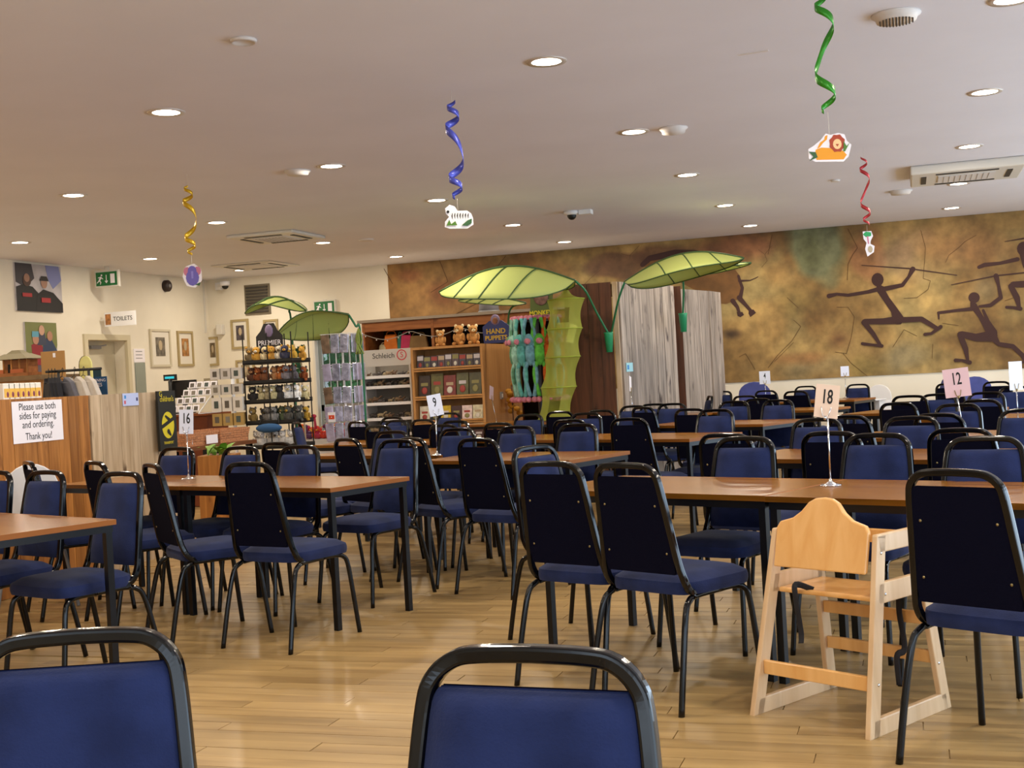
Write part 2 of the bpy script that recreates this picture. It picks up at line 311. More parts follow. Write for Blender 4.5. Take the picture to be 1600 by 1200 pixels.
def figure(strokes,ox,oy,s,name='hunter_figure',m=None,label=None,yy=YF-.016):
    f=MB(); to=wpt(ox,oy,s,yy)
    for st in strokes:
        if st[0]=='e':
            _,cx,cy,rx,ry=st; f.add([to(cx+rx*math.cos(q*math.pi/8),cy+ry*math.sin(q*math.pi/8)) for q in range(16)],[list(range(16))])
        elif st[0]=='p': f.add([to(*p) for p in st[1]],[list(range(len(st[1])))])
        else: f.ribbon(st[0],st[1],to)
    return f.obj(name,m or mFig,mural,label=label,fix=False)
figure([('e',685,428,38,42),([(690,465),(695,490)],[26,30]),([(700,485),(740,550),(790,620),(815,675)],[50,42,46,70]),
 ([(715,482),(620,505),(500,525),(430,518),(380,530)],[30,22,20,18,28]),([(730,485),(840,462),(880,410),(905,362)],[30,24,20,34]),
 ([(585,338),(880,358),(1180,400)],[4,8,5]),([(810,680),(720,688),(605,690)],[52,38,34]),([(600,695),(660,770),(705,842)],[34,28,20]),([(712,842),(650,835),(590,828)],[22,16,20]),
 ([(820,680),(960,674),(1060,735)],[36,32,26]),([(1080,722),(1020,765),(980,770)],[24,18,20])],1200,330,4,label='running hunter throwing a spear, whole figure')
figure([('e',1288,540,36,34),([(1280,570),(1285,600)],[34,44]),([(1285,590),(1330,660),(1385,750)],[44,30,50]),([(1345,620),(1375,690),(1410,760)],[18,24,50]),
 ([(1280,610),(1180,620),(1065,635)],[24,18,18]),([(1065,635),(1068,672)],[16,10]),([(1320,595),(1390,588),(1455,540),(1440,460),(1425,405)],[14,24,26,20,34]),
 ([(1145,460),(1425,403),(1620,382),(1800,360)],[4,8,8,5]),([(1400,780),(1300,790),(1210,768)],[70,48,38]),([(1200,770),(1235,860),(1250,940)],[36,34,16]),([(1262,945),(1210,932),(1172,932)],[26,18,24]),
 ([(1395,770),(1440,830),(1530,845),(1590,900),(1603,940),(1550,958)],[60,26,30,28,14,18])],1200,330,4,label='kneeling runner with raised spear, middle figure')
figure([([(1318,350),(1355,335),(1450,325),(1560,300)],[22,26,20,26]),('e',1600,235,44,46),([(1600,240),(1630,330),(1680,430)],[70,80,60]),([(1690,440),(1620,455),(1530,458)],[60,44,36]),([(1518,470),(1555,540),(1572,610)],[36,40,20]),([(1578,610),(1530,602),(1490,600)],[26,18,18]),
 ([(1690,430),(1780,450),(1850,520)],[44,30,24]),([(1640,300),(1720,260),(1740,190)],[26,22,24]),([(1480,190),(1600,170),(1800,150)],[4,9,5])],1200,330,4,label='running hunter at the right edge of the frame')
figure([('p',[(660,130),(690,90),(800,75),(1000,80),(1200,120),(1265,205),(1275,300),(1255,350),(1180,380),(1075,375),(1000,300),(800,200),(690,190)])],840,380,4,'bison_body',mFig2,yy=YF-.014)
figure([([(655,135),(700,95),(860,62),(980,60),(1100,80)],[30,36,44,36,20]),([(1255,205),(1280,280),(1265,350)],[16,20,26]),([(1220,360),(1250,400),(1262,440)],[30,20,18]),('p',[(1245,430),(1280,430),(1290,448),(1268,462),(1250,455)]),
 ([(1260,340),(1300,385),(1335,425)],[32,22,20]),('p',[(1320,415),(1350,415),(1365,435),(1330,462),(1318,440)]),([(1260,235),(1330,232),(1378,210)],[14,6,4])],840,380,4,'bison_figure',label='dark outline, legs and tail of a bison')
for st in [[(520,65),(580,80),(575,95)],[(575,80),(635,15)],[(400,160),(330,220),(310,240),(275,270)],[(1380,40),(1420,70),(1460,20)],[(1420,70),(1435,110),(1400,150)],[(1260,710),(1300,690),(1330,740),(1360,790)],[(1480,740),(1530,690),(1600,620)]]:
    figure([(st,[2]*len(st))],840,380,4,'paint_crack',mCrack)
for st in [[(0,270),(25,150)],[(120,540),(190,605)],[(160,680),(205,720),(150,810),(60,900),(0,980)],[(430,600),(500,600),(540,660),(520,790),(490,890),(420,880)],[(470,890),(520,950),(620,1030)],[(955,120),(985,230),(970,420),(1015,435),(1000,490),(930,540),(850,545)],[(780,850),(850,740),(930,780)],[(1030,830),(1025,920)],[(1110,320),(1130,275),(1190,230),(1230,190),(1300,150)],[(500,110),(560,230),(530,270),(500,330),(495,430)],[(1090,700),(1190,715)],[(1480,560),(1540,540)]]:
    figure([(st,[2.6]*len(st))],1200,330,4,'paint_crack',mCrack)
for st in [[(590,130),(560,220),(440,280)],[(160,130),(120,60)],[(690,0),(560,170),(600,230)],[(380,20),(420,120),(340,170)]]:
    figure([(st,[2.6]*len(st))],560,400,3,'paint_crack',mCrack)
# ---------------------------------------------------------------- ceiling fittings
mGlow=mat('lamp_glow','fff3dd',.5,emit='fff0d8',es=14)
mTrim=mat('lamp_trim','cfc6bd',.3,.2)
lampM=None
def downlight(x,y,label,group='recessed downlights in the ceiling grid',big=True):
    global lampM
    if lampM is None:
        lampM=thing('downlight',label,'ceiling light',(x,y,HC),group=group)
        MB().lathe([(.088,-.006),(.118,-.008),(.122,0),(.12,.002),(.088,.002)],28,cap=False).obj('trim_ring',mTrim,lampM)
        MB().lathe([(.09,-.003),(.05,-.0045),(.0,-.005)],24).obj('lamp_lens',mGlow,lampM)
        o=lampM
    else: o=dup(lampM,(x,y,HC),0,label,group)
    return o
LX=[.6,-1.94,-4.51,-7.06,-9.62]; LY=[7.07,9.5,11.93,14.5,16.88]
GN=['nearest','second','third','fourth','farthest']; CN=['far right','centre right','centre','centre left','far left']
def spotlamp(x,y,e):
    l=bpy.data.lights.new('downlight_beam','AREA'); l.shape='DISK'; l.size=.17; l.energy=e; l.color=(1,.87,.70)
    o=bpy.data.objects.new('downlight_beam',l); C.objects.link(o); o.location=(x,y,HC-.0075)
for j,y in enumerate(LY):
    for i,x in enumerate(LX):
        vis=not((j==0 and i>2) or (j==1 and i>3))
        if vis: downlight(x,y,'round recessed downlight, %s row from the camera, %s column'%(GN[j],CN[i]))
        spotlamp(x,y,23)
for x in LX:
    for y in (4.6,2.15,-.3):
        if x>-8: spotlamp(x,y,23)
for x in (3.1,):
    for y in LY+[4.6,2.15]: spotlamp(x,y,20)
def ceil(u,v): 
    p=at(u,v,z=HC); return p
mVent=mat('detector_white','d9d4cf',.5)
def disc(u,v,label,name='smoke_detector',r=.085,h=.035,cat='smoke detector',slots=False):
    p=ceil(u,v); t=thing(name,label,cat,p)
    MB().lathe([(r,.0),(r,-.008),(r*.85,-.02),(r*.8,-h),(0.001,-h-.002)],24).obj('body',mVent,t)
    if slots:
        s=MB()
        for k in range(-5,6): s.box((k*r*.13,0,-h-.003),(r*.05,2*math.sqrt(max(0,(r*.75)**2-(k*r*.13)**2)),.003))
        s.obj('grille_slots',mBlack,t)
disc(1400,22,'round slotted ceiling vent near the green spiral','ceiling_vent',.13,.04,'vent',True)
disc(1052,200,'round white ceiling speaker beside the centre right downlight','ceiling_speaker',.11,.04,'speaker')
disc(465,267,'round white detector beside the centre left downlight','smoke_detector',.11,.035)
disc(380,62,'small flat round cover on the left ceiling','ceiling_cover',.07,.008,'cover')
disc(1407,298,'round white detector below the right air conditioner','smoke_detector',.13,.04)
disc(572,374,'small white disc on the ceiling near the left air conditioner','smoke_detector',.1,.02)
disc(1305,281,'tiny sprinkler rose in the ceiling under the lion cutout','sprinkler',.05,.02,'sprinkler')
struct('trim_1',MB().box(tuple(ceil(1177,82)-Vector((0,0,.002))),(.18,.02,.006),rz=-.1),mVent)
def cassette(u,v,label,sx=.87,sy=.87,h=.04,open_=True,rz=0):
    p=ceil(u,v); t=thing('air_conditioner',label,'air conditioner',p,rz)
    MB().box((0,0,-h/2),(sx,sy,h)).obj('panel',mOff,t,bevel=.015)
    MB().box((0,0,-h-.004),(sx*.5,sy*.5,.012)).obj('intake_grille',mVent,t)
    for k in range(9 if open_ else 0): MB().box(((k-4)*sx*.05,0,-h-.011),(.004,sy*.46,.004)).obj('grille_bar',mGrey2,t)
    for a,b,c,d in ((0,sy*.38,sx*.55,.05),(0,-sy*.38,sx*.55,.05),(sx*.38,0,.05,sy*.55),(-sx*.38,0,.05,sy*.55)):
        MB().box((a,b,-h-.002),(c,d,.008)).obj('air_slot',mBlack,t)
    return t
cassette(432,368,'square ceiling air conditioner above the shop, left')
cassette(1508,262,'ceiling air conditioner at the right, above the mural',1.05,.95,.09)
cassette(400,414,'flat square ceiling panel over the far left shop corner',.95,.95,.02,False)
# dome camera
p=ceil(893,330); t=thing('security_camera','white dome security camera with dark eye on the ceiling','security camera',p)
MB().lathe([(.09,0),(.09,-.03),(.07,-.045),(.001,-.045)],20).obj('housing',mWhite,t); MB().ball((0,0,-.045),.055,12,8).obj('dark_dome',mBlack,t); MB().box((.16,.02,-.025),(.14,.12,.05)).obj('junction_box',mWhite,t)
p=at(343,440,y=YF); p.z=2.98; p.y=YF; t=thing('security_camera','white security camera with dark eye on the back wall corner','security camera',p)
MB().box((0,-.03,0),(.1,.06,.12)).bar((0,-.06,0),(.2,-.2,0),.05,.05).lathe([(.08,.05),(.08,0),(.06,-.02),(.001,-.02)],16,(.24,-.24,0)).obj('bracket',mWhite,t); MB().ball((.24,-.24,-.02),.055,12,8).obj('dark_dome',mBlack,t)
# ---------------------------------------------------------------- hanging spirals
def spiral(hook,zt,zb,turns,rad,wd,colr_,label,cut,cutz,mk,ph=0):
    x,y=hook.x,hook.y; t=thing('hanging_decoration',label,'decoration',(x,y,HC),group=None)
    n=110
    def fn(a,b):
        z=zt+(zb-zt)*a-HC; k=turns*2*math.pi*(a+.12*math.sin(2*math.pi*a))*.85+ph; r=1.25*rad*(.5+.5*math.sin(math.pi*a))
        ww=wd*(.35+.65*math.sin(math.pi*a))
        return (r*math.cos(k),r*math.sin(k),z+(b-.5)*ww)
    m=MB(); m.grid(fn,n,2); o=m.obj('foil_spiral',colr_,t,fix=False); md=o.modifiers.new('s','SOLIDIFY'); md.thickness=.001
    MB().tube([(0,0,0),(0,0,zt-HC)],.0012,n=4).obj('thread',mOff,t)
    MB().tube([(0,0,zb-HC),(0,0,cutz-HC)],.0012,n=4).obj('thread',mOff,t)
    mk(t,cutz-HC); return t
def cutout(t,z,white,pieces,rz,sz):
    # white-edged card with painted shapes, each piece its own flat layer
    c=Matrix.Rotation(rz,4,'Z')
    def to(k): 
        return lambda x,y,q:tuple((c@Vector((x*sz,-.0015-k*.0008-q*.0015,z+y*sz))))
    f=MB(); f.prism(white,1,to(-1)); o=f.obj('animal_cutout',mCard,t)
    for k,(nm,poly,m) in enumerate(pieces):
        q=MB(); q.prism(poly,.4,to(k+1)); q.obj(nm,m,o)
def ell(cx,cy,rx,ry,n=14,j=0): return [(cx+rx*(1+j*(k%2))*math.cos(2*math.pi*k/n),cy+ry*(1+j*(k%2))*math.sin(2*math.pi*k/n)) for k in range(n)]
mLO=mat('lion_orange','e89a14',.6); mMane=mat('lion_mane','a83c1a',.6); mLF=mat('lion_face','f3c890',.6); mLeafP=mat('cutout_leaf','4c7a24',.6); mLeafD=mat('cutout_dark_leaf','2f5c34',.6); mPink=mat('soft_pink','c87a94',.7)
def lion(t,z):
    cutout(t,z,[(-.5,-.22),(-.35,-.3),(.3,-.33),(.42,-.22),(.5,.05),(.4,.14),(.35,.3),(.2,.34),(.02,.3),(-.08,.34),(-.2,.2),(-.36,.08),(-.5,0)],
     [('body',[(-.32,-.26),(.3,-.28),(.38,-.18),(.3,-.08),(0,0),(-.2,.02),(-.33,-.02),(-.36,-.15)],mLO),('tail',[(-.3,0),(-.24,.02),(-.16,.12),(-.06,.2),(-.04,.3),(-.1,.28),(-.12,.2),(-.22,.14)],mLO),
      ('mane',ell(.17,.1,.17,.19,16,.14),mMane),('face',ell(.17,.08,.1,.12,12),mLF),('nose',[(.13,.08),(.21,.08),(.17,.02)],mMane),('leaf',[(-.3,-.2),(-.5,-.28),(-.4,-.18),(-.5,-.06),(-.34,-.08)],mLeafD),('leaf',[(.3,-.1),(.34,-.1),(.46,.1),(.38,.02),(.32,.14)],mLeafP)],0.3,.21)
def zebra(t,z):
    st=[('body',[(-.2,-.22),(-.16,0),(-.3,.1),(-.36,.22),(-.26,.32),(-.14,.28),(-.04,.12),(.28,.1),(.38,-.02),(.36,-.26),(.26,-.26),(.24,-.1),(0,-.12),(-.06,-.28)],mWhite)]
    for k in range(7): x=-.22+k*.09; st.append(('stripe',[(x,.02+.02*(k%2)),(x+.03,.12-.02*k*(k>2)*.3),(x+.045,.1),(x+.03,-.1)],mBlack))
    st+=[('muzzle',ell(-.33,.16,.05,.05,8),mBlack),('leaf',[(-.4,-.3),(-.3,-.1),(-.24,-.26),(-.1,-.16),(-.04,-.3)],mLeafP),('leaf',[(.1,-.32),(.3,-.16),(.46,-.1),(.44,-.26),(.3,-.34)],mLeafD)]
    cutout(t,z,[(-.46,-.34),(-.3,-.4),(.3,-.42),(.5,-.3),(.5,-.08),(.44,.08),(.3,.18),(0,.18),(-.1,.34),(-.26,.4),(-.42,.28),(-.4,.1),(-.3,0),(-.44,-.16)],st,.35,.19)
mEle=mat('elephant_violet','6d63b8',.6)
def eleph(t,z):
    cutout(t,z,ell(0,0,.42,.5,14,.08),[('ear',ell(-.24,.2,.16,.2,10),mPink),('ear',ell(.24,.2,.16,.2,10),mPink),('body',ell(0,-.08,.3,.36,12),mEle),('head',ell(0,.22,.2,.22,12),mEle),('trunk',[(-.05,.2),(.05,.2),(.04,-.12),(-.04,-.12)],mat('elephant_trunk','8f86d0',.6)),('leaf',[(.1,-.4),(.36,-.3),(.3,-.46)],mLeafD)],.2,.19)
def palm(t,z):
    cutout(t,z,[(-.18,.5),(.16,.5),(.22,.3),(.12,.12),(.1,0),(.26,-.1),(.22,-.34),(-.04,-.5),(-.12,-.2),(-.05,.05),(-.16,.2)],[('leaf',ell(0,.38,.15,.1,10,.2),mat('palm_green','23a05a',.6)),('trunk',[(-.03,.3),(.03,.3),(.05,0),(0,0)],mPink),('monkey',ell(.08,-.22,.1,.14,8),mat('monkey_tan','b8a88c',.6))],.3,.22)
def P_(u,v,hook): # height at which the vertical line below `hook` passes image row v
    d=_M@np.array([(u-800)/FPX,(v-600)/FPX,1.]); t=math.hypot(hook.x,hook.y)/math.hypot(d[0],d[1]); return EYE+d[2]*t
hk=ceil(1283,-28); spiral(hk,HC-.05,P_(1290,176,hk),3.1,.045,.06,mat('spiral_green','2f8a1c',.3,.3),'bright green foil spiral with a lion cutout',lion,P_(1290,232,hk),lion)
hk=ceil(705,142); spiral(hk,P_(706,158,hk),P_(714,310,hk),4.2,.045,.065,mat('spiral_blue','4a52b4',.3,.3),'blue foil spiral with a zebra cutout',zebra,P_(716,338,hk),zebra,1)
hk=ceil(292,272); spiral(hk,P_(293,290,hk),P_(297,398,hk),4.2,.045,.055,mat('spiral_gold','c9a21e',.3,.4),'yellow foil spiral with a violet elephant cutout',eleph,P_(300,431,hk),eleph,2)
hk=ceil(1348,229); spiral(hk,P_(1349,245,hk),P_(1358,352,hk),4.2,.038,.045,mat('spiral_red','b4343a',.3,.4),'red foil spiral with a small palm tree cutout',palm,P_(1357,381,hk),palm,3)
# ---------------------------------------------------------------- chairs
def smooth(p,n=6):
    # Catmull-Rom through points
    P=[Vector(q) for q in p]; P=[P[0]]+P+[P[-1]]; out=[]
    for i in range(1,len(P)-2):
        for k in range(n):
            t=k/n; a,b,c,d=P[i-1:i+3]; out.append(.5*((2*b)+(c-a)*t+(2*a-5*b+4*c-d)*t*t+(3*b-a-3*c+d)*t**3))
    return out+[P[-2]]
def backx(z): return .187+(.150-.187)*(z-.46)/(.84-.46)
def backy(z): return -.178+(-.262+.178)*(z-.46)/(.91-.46)
def make_chair(near=True):
    n=10 if near else 6; q=5 if near else 3
    t=thing('banquet_chair','','chair')
    side=lambda s:smooth([(s*.172,.06,.417),(s*.178,-.06,.42),(s*.185,-.135,.432),(s*.188,-.172,.475),(s*backx(.55),backy(.55),.55),(s*backx(.7),backy(.7),.7),(s*.1505,backy(.835),.835),(s*.138,backy(.875),.878),(s*.108,backy(.905),.903),(s*.07,backy(.91),.91),(0,backy(.912),.912)],q)
    L=side(-1); Rr=side(1)[::-1]
    MB().tube(L+Rr[1:],.0135,.0115,16 if near else 8,nrm=(0,1,0),sq=.45,sm=False).obj('back_frame',mSteel,t)
    # upholstery
    z0,z1=.50,.868
    def outline(u,v,inset=.0085):
        v=1-(1-v)**1.7
        z=z0+(z1-z0)*v; x=(backx(z)-inset)
        if v>.92: k=(v-.92)/.08; x-=.011*k**2
        if v<.06: x-=.012*(1-v/.06)**2
        return x*(2*u-1),z
    def bulge(u,v): return (1-abs(2*u-1)**6)*(1-abs(2*v-1)**8)
    g=MB(); m=(10,12) if near else (6,6)
    g.grid(lambda u,v:(outline(u,v)[0],backy(outline(u,v)[1])+.006+.03*bulge(u,v),outline(u,v)[1]),*m)
    g.grid(lambda u,v:(outline(u,v)[0],backy(outline(u,v)[1])-.002,outline(u,v)[1]),*m)
    g.obj('backrest',mBlue,t)
    g=MB(); g.grid(lambda u,v:(outline(u,v)[0],backy(outline(u,v)[1])-.003,outline(u,v)[1]),*m); g.grid(lambda u,v:(outline(u,v)[0],backy(outline(u,v)[1])-.010,outline(u,v)[1]),*m)
    bp=g.obj('back_panel',mDark,t)
    if near:
        for s in (-1,1):
            for z in (.58,.76): MB().ball((s*(backx(z)-.035),backy(z)-.0105,z),(.005,.003,.005),8,4).obj('rivet',mRivet,bp)
    # seat: rounded domed cushion
    def seatp(u,v,top):
        a=2*math.pi*u; e=.36
        cx=math.copysign(abs(math.cos(a))**e,math.cos(a)); sy=math.copysign(abs(math.sin(a))**e,math.sin(a))
        yy=.035+.205*sy*v; hw=.205+.01*(yy/.2); k=1-v**6
        return (cx*hw*v,yy,(.466+.032*k) if top else .42)
    g=MB(); nu=28 if near else 16; nv=6 if near else 3
    g.grid(lambda u,v:seatp(u,v,True),nu,nv); 
    g.grid(lambda u,v:(seatp(u,1,True)[0]*(1+.02*math.sin(math.pi*v)),.035+(seatp(u,1,True)[1]-.035)*(1+.02*math.sin(math.pi*v)),.466-.046*v),nu,3)
    g.grid(lambda u,v:seatp(u,v,False),nu,1)
    so=g.obj('seat',mBlue,t,fix=True)
    for s in (-1,1):
        MB().tube(smooth([(s*.218,.255,.0),(s*.208,.232,.2),(s*.198,.212,.36),(s*.19,.185,.402),(s*.18,.13,.414),(s*.178,.05,.414)],q),.0125,.0115,n,nrm=(0,1,0)).obj('leg',mSteel,t)
        MB().tube(smooth([(s*.22,-.275,.0),(s*.212,-.235,.2),(s*.202,-.195,.36),(s*.194,-.16,.402),(s*.184,-.10,.414),(s*.178,.05,.414)],q),.0125,.0115,n,nrm=(0,1,0)).obj('leg',mSteel,t)
    return t
near_c=make_chair(True); far_c=make_chair(False); used={}
def place_chair(u,v,h,label,group,z=.912):
    """(u,v): where the photograph shows the middle of the top bar; h: world heading of the sitter in degrees"""
    p=at(u,v,z=z); a=math.radians(h); o=Vector((p.x,p.y,0))+Vector((math.cos(a),math.sin(a),0))*.262
    d=math.hypot(p.x,p.y); key=d<9.5; src=near_c if key else far_c
    if key not in used: used[key]=1; src.location=o; src.rotation_euler.z=a-math.pi/2; src['label']=label; src['group']=group; r=src
    else: r=dup(src,o,a-math.pi/2,label,group)
    return r
GA='banquet chairs with blue seats and black frames'
CH=[
(122,994,290,'blue chair back closest to the camera, cut off by the bottom left corner'),
(832,1021,268,'blue chair back closest to the camera, at the bottom centre'),
(858,724.5,68,'dark chair back, left one of the pair in front of the number 18 table'),
(975,727,62,'dark chair back, right one of the pair, beside the wooden high chair'),
(1488,738,59,'large dark riveted chair back to the right of the wooden high chair'),
(833,699,335,'chair at the left head of the number 18 table, frame lit blue'),
(387,725,76,'dark chair back before the number 16 table, right one of two'),
(236,727,51,'dark chair seen obliquely with bright blue edge before the number 16 table'),
(147,723,58,'dark chair back left of the oblique one, near end of the number 16 table'),
(44,723,48,'dark chair back in front of the white plastic high chair'),
(190,740,252,'blue chair facing the near left table, the right one at its corner'),
(73,738,252,'blue chair facing the near left table, left of the corner chair'),
(-8,738,252,'blue chair cut off at the left edge of the frame behind the near left table'),
(278,702,255,'blue chair across the number 16 table, directly behind its number stand'),
(378,701,255,'blue chair across the number 16 table, partly behind the dark front chair'),
(470,701,255,'blue chair across the number 16 table, beside the dark chair of the next row'),
(622,689,250,'blue chair facing the camera at the right end of the number 16 table'),
(642,686,55,'dark chair with a long bright side edge right of the number 16 table'),
(745,687,66,'dark chair back left of centre, before the number 9 table'),
(541,687,58,'dark chair back behind the number 16 table, below the red toys'),
(432,693,68,'dark chair back beside the plush toy rack'),
(462,661,12,'blue chair seen from the side, turned toward the glass door'),
(903,664,250,'blue chair facing across the right end of the number 9 table'),
(808,668,250,'blue chair facing across the number 9 table, left of its neighbour'),
(715,670,252,'blue chair facing across the number 9 table, right of the number stand'),
(611,673,252,'blue chair facing across the left end of the number 9 table'),
(778,662,66,'dark chair back in front of the yellow plush basket'),
(889,657,68,'dark chair back just behind the facing chair at the number 9 table right end'),
(692,665,66,'dark chair back directly behind the number 9 stand'),
(589,668,66,'dark chair back left of the bookcase, second from the red toys'),
(558,661,64,'dark chair back nearest to the red toys'),
(660,657,66,'dark chair back in front of the bookcase left edge'),
(613,653,250,'pale blue chair before the white figurine stand'),
(622,660,250,'blue chair tucked behind its twin before the white figurine stand'),
(702,646,250,'blue chair before the lower bookcase shelves'),
(711,657,250,'blue chair tucked in front of the lower bookcase shelves'),
(828,651,250,'blue chair before the hanging monkeys pole'),
(874,644,68,'dark chair back directly below the green net tower'),
(917,648,250,'blue chair right of the green net tower foot'),
(938,642,68,'dark chair back right of the green net tower foot'),
(982,655,70,'tall dark chair back in the middle of the hall'),
(1003,639,52,'dark chair with bright slanted edge before the grey boards'),
(990,635,250,'chair top behind the slanted bright edged chair'),
(1022,632,250,'far chair before the grey boards, left one of two tops'),
(1051,633,250,'far chair before the grey boards, right one of two tops'),
(1078,640,68,'dark chair back before the narrow grey board panel'),
(1119,643,250,'blue chair facing at the right end of the middle table'),
(1164,685,250,'blue chair facing across the number 18 table, left of its stand'),
(1132,680,66,'dark chair back behind the facing chair at the number 18 table'),
(1147,628,250,'blue chair left of the number 4 stand'),
(1184,624,66,'dark chair back directly below the number 4 stand'),
(1216,626,250,'blue chair right of the number 4 stand'),
(1196,611,66,'small dark chair back behind the number 4 stand'),
(1164,618,66,'small dark chair back left of the number 4 stand'),
(1129,612,240,'bright blue chair beside the end of the grey board panels'),
(1111,621,200,'tilted looking bright blue chair beside the grey board panels'),
(1243,612,68,'small dark chair back before the white dado, left of the number 18 card'),
(1259,604,250,'small chair against the white dado, left of the number 18 card'),
(1341,602,250,'blue chair against the white dado behind the unnumbered white card'),
(1278,659,250,'blue chair behind the number 18 post'),
(1325,651,54,'dark chair with bright slanted edge right of the number 18 card'),
(1297,677,68,'dark chair back behind the number 18 post'),
(1371,680,250,'blue chair facing across the right part of the number 18 table'),
(1425,655,250,'blue chair facing, left of the number 12 post'),
(1465,649,60,'dark chair back left of the number 12 post'),
(1500,672,68,'dark chair back directly below the number 12 card'),
(1538,685,250,'blue chair facing behind the large riveted chair'),
(1402,631,56,'dark chair back with a bright corner, by the white dado'),
(1420,621,68,'dark chair back behind the bright cornered one'),
(1497,633,250,'blue chair just right of the number 12 post'),
(1532,626,60,'dark chair back right of the number 12 post'),
(1541,614,250,'blue chair right of the number 12 card'),
(1466,615,250,'bright blue chair left of the number 12 card'),
(1482,600,66,'small dark chair back left of and behind the number 12 card'),
(1562,586,250,'farthest chair right of the number 12 card'),
(1557,597,66,'dark chair back below the farthest right chair'),
(1587,605,250,'blue chair at the right edge below the white card'),
(1604,640,250,'blue chair cut off at the right edge of the frame'),
]
for u,v,h,l in CH: place_chair(u,v,h+random.uniform(-2,2),l,GA)
# ---------------------------------------------------------------- tables
def make_table(label,corner,yaw,L,D,group='wood topped tables on black steel frames'):
    """corner: world xy of the near right corner, table runs to the left (-t) and away (+n)"""
    a=math.radians(yaw); t=thing('dining_table',label,'table',(corner[0],corner[1],0),a,group)
    MB().box((-L/2,D/2,.732),(L-.004,D,.022)).obj('table_top',mTop,t)
    e=MB(); frame_rect2(e,-L+.0,0,0,D,.732,.0225,.006); e.obj('edge_band',mEdge,t)
    e=MB(); frame_rect2(e,-L+.01,-.01,.012,D-.012,.705,.03,.025); e.obj('frame',mRail,t)
    for x in (-L+.028,-.028):
        for y in (.03,D-.03): MB().box((x,y,.345),(.03,.03,.69)).obj('leg',mRail,t)
    return t
def frame_rect2(mb,x0,x1,y0,y1,z,h,w):
    mb.box(((x0+x1)/2,y0+w/2,z),(x1-x0,w,h)).box(((x0+x1)/2,y1-w/2,z),(x1-x0,w,h)).box((x0+w/2,(y0+y1)/2,z),(w,y1-y0-2*w,h)).box((x1-w/2,(y0+y1)/2,z),(w,y1-y0-2*w,h))
def along(c,yaw,s,n=0): a=math.radians(yaw); return (c[0]+s*math.cos(a)-n*math.sin(a),c[1]+s*math.sin(a)+n*math.cos(a))
TB=[((-3.55,4.0),-22,1.2,.66,'wooden table at the left edge of the frame, nearest to the counter'),
((-2.87,5.82),-18.5,1.2,.62,'wooden table in front of centre left with its right corner toward the camera'),
(along((-2.87,5.82),-18.5,-1.203),-18.5,1.2,.62,'wooden table carrying the number 16 stand'),
(along((-.57,4.98),-24.5,1.203,-.01),-24.5,1.2,.68,'wooden table behind the wooden high chair, right half of the number 18 row'),
((-.57,4.98),-24.5,1.2,.67,'wooden table behind the pair of dark chairs, left half of the number 18 row'),
((-1.98,7.25),-18.5,1.2,.71,'wooden table with its right corner pointing at the tall dark chair'),
((-3.2,8.17),-18.5,1.35,.70,'wooden table behind the number 9 stand'),
((-1.55,9.0),-24.5,1.2,.72,'wooden table in the middle of the hall, right one of two'),
(along((-1.55,9.0),-24.5,-1.203),-24.5,1.2,.72,'wooden table in the middle of the hall, left one of two'),
((-3.98,9.72),-18.5,1.25,.65,'wooden table before the bookcase, only a strip of its top visible'),
((-1.22,10.78),-24.5,1.3,.72,'wooden table below the number 4 stand with a free right corner'),
((.07,6.5),-24,1.2,.69,'wooden table right of the facing chair in the row behind number 18'),
((1.17,6.01),-24,1.2,.69,'wooden table at the right edge, second row'),
((-.92,13.3),-24,1.3,.7,'wooden table with a small visible strip left of the number 18 card'),
((-.68,16.0),-20,1.2,.7,'wooden table near the white dado, carrying the unnumbered white card'),
((.62,7.95),-24,1.25,.68,'wooden table below the number 12 card'),
((.55,11.55),-24,1.3,.7,'far wooden table behind the number 12 card'),
((1.2,9.95),-24,1.3,.7,'far wooden table at the right edge of the frame'),
((-2.3,13.35),-22,1.3,.75,'wooden table before the grey boards, hidden by chairs'),
((-3.9,12.9),-22,1.2,.75,'wooden table before the bookcase side, hidden by chairs')]
_unused=[((-2.2,13.6),-22,1.3,.7,'wooden table before the grey boards, hidden by chairs')]
for c,y,L,D,l in TB: make_table(l,c,y,L,D)
# slide chairs a little along the sight line where a back would cut a table top or another chair
bpy.context.view_layer.update()
_T=[(o,o.matrix_world.inverted()) for o in C.objects if o.name.startswith('dining_table')]
_D={}
for o,_ in _T:
    tt=[c for c in o.children if c.name.startswith('table_top')][0]; bb=[Vector(b) for b in tt.bound_box]; _D[o.name]=(min(b.x for b in bb),max(b.y for b in bb))
_CC=[o for o in C.objects if o.name.startswith('banquet_chair')]
for it in range(40):
    moved=0
    for c in _CC:
        a=c.rotation_euler.z; rad=Vector((c.location.x,c.location.y,0)).normalized(); away=math.sin(a+math.pi/2)>0   # True: back to the camera
        Rm=Matrix.Rotation(a,3,'Z')
        for o,inv in _T:
            x0,y1=_D[o.name]
            for k in range(7):
                p=inv@(c.location+Rm@Vector((-.165+.055*k,-.235,.73)))
                if x0<p.x<0 and -.015<p.y<y1+.015: c.location+=rad*(-.02 if p.y<y1/2 else .02); moved+=1; break
        for d in _CC:
            if d is c: continue
            if (c.location-d.location).length<.40 and math.cos(a-d.rotation_euler.z)<0: c.location+=rad*(.012 if away else -.012)
    if not moved: break
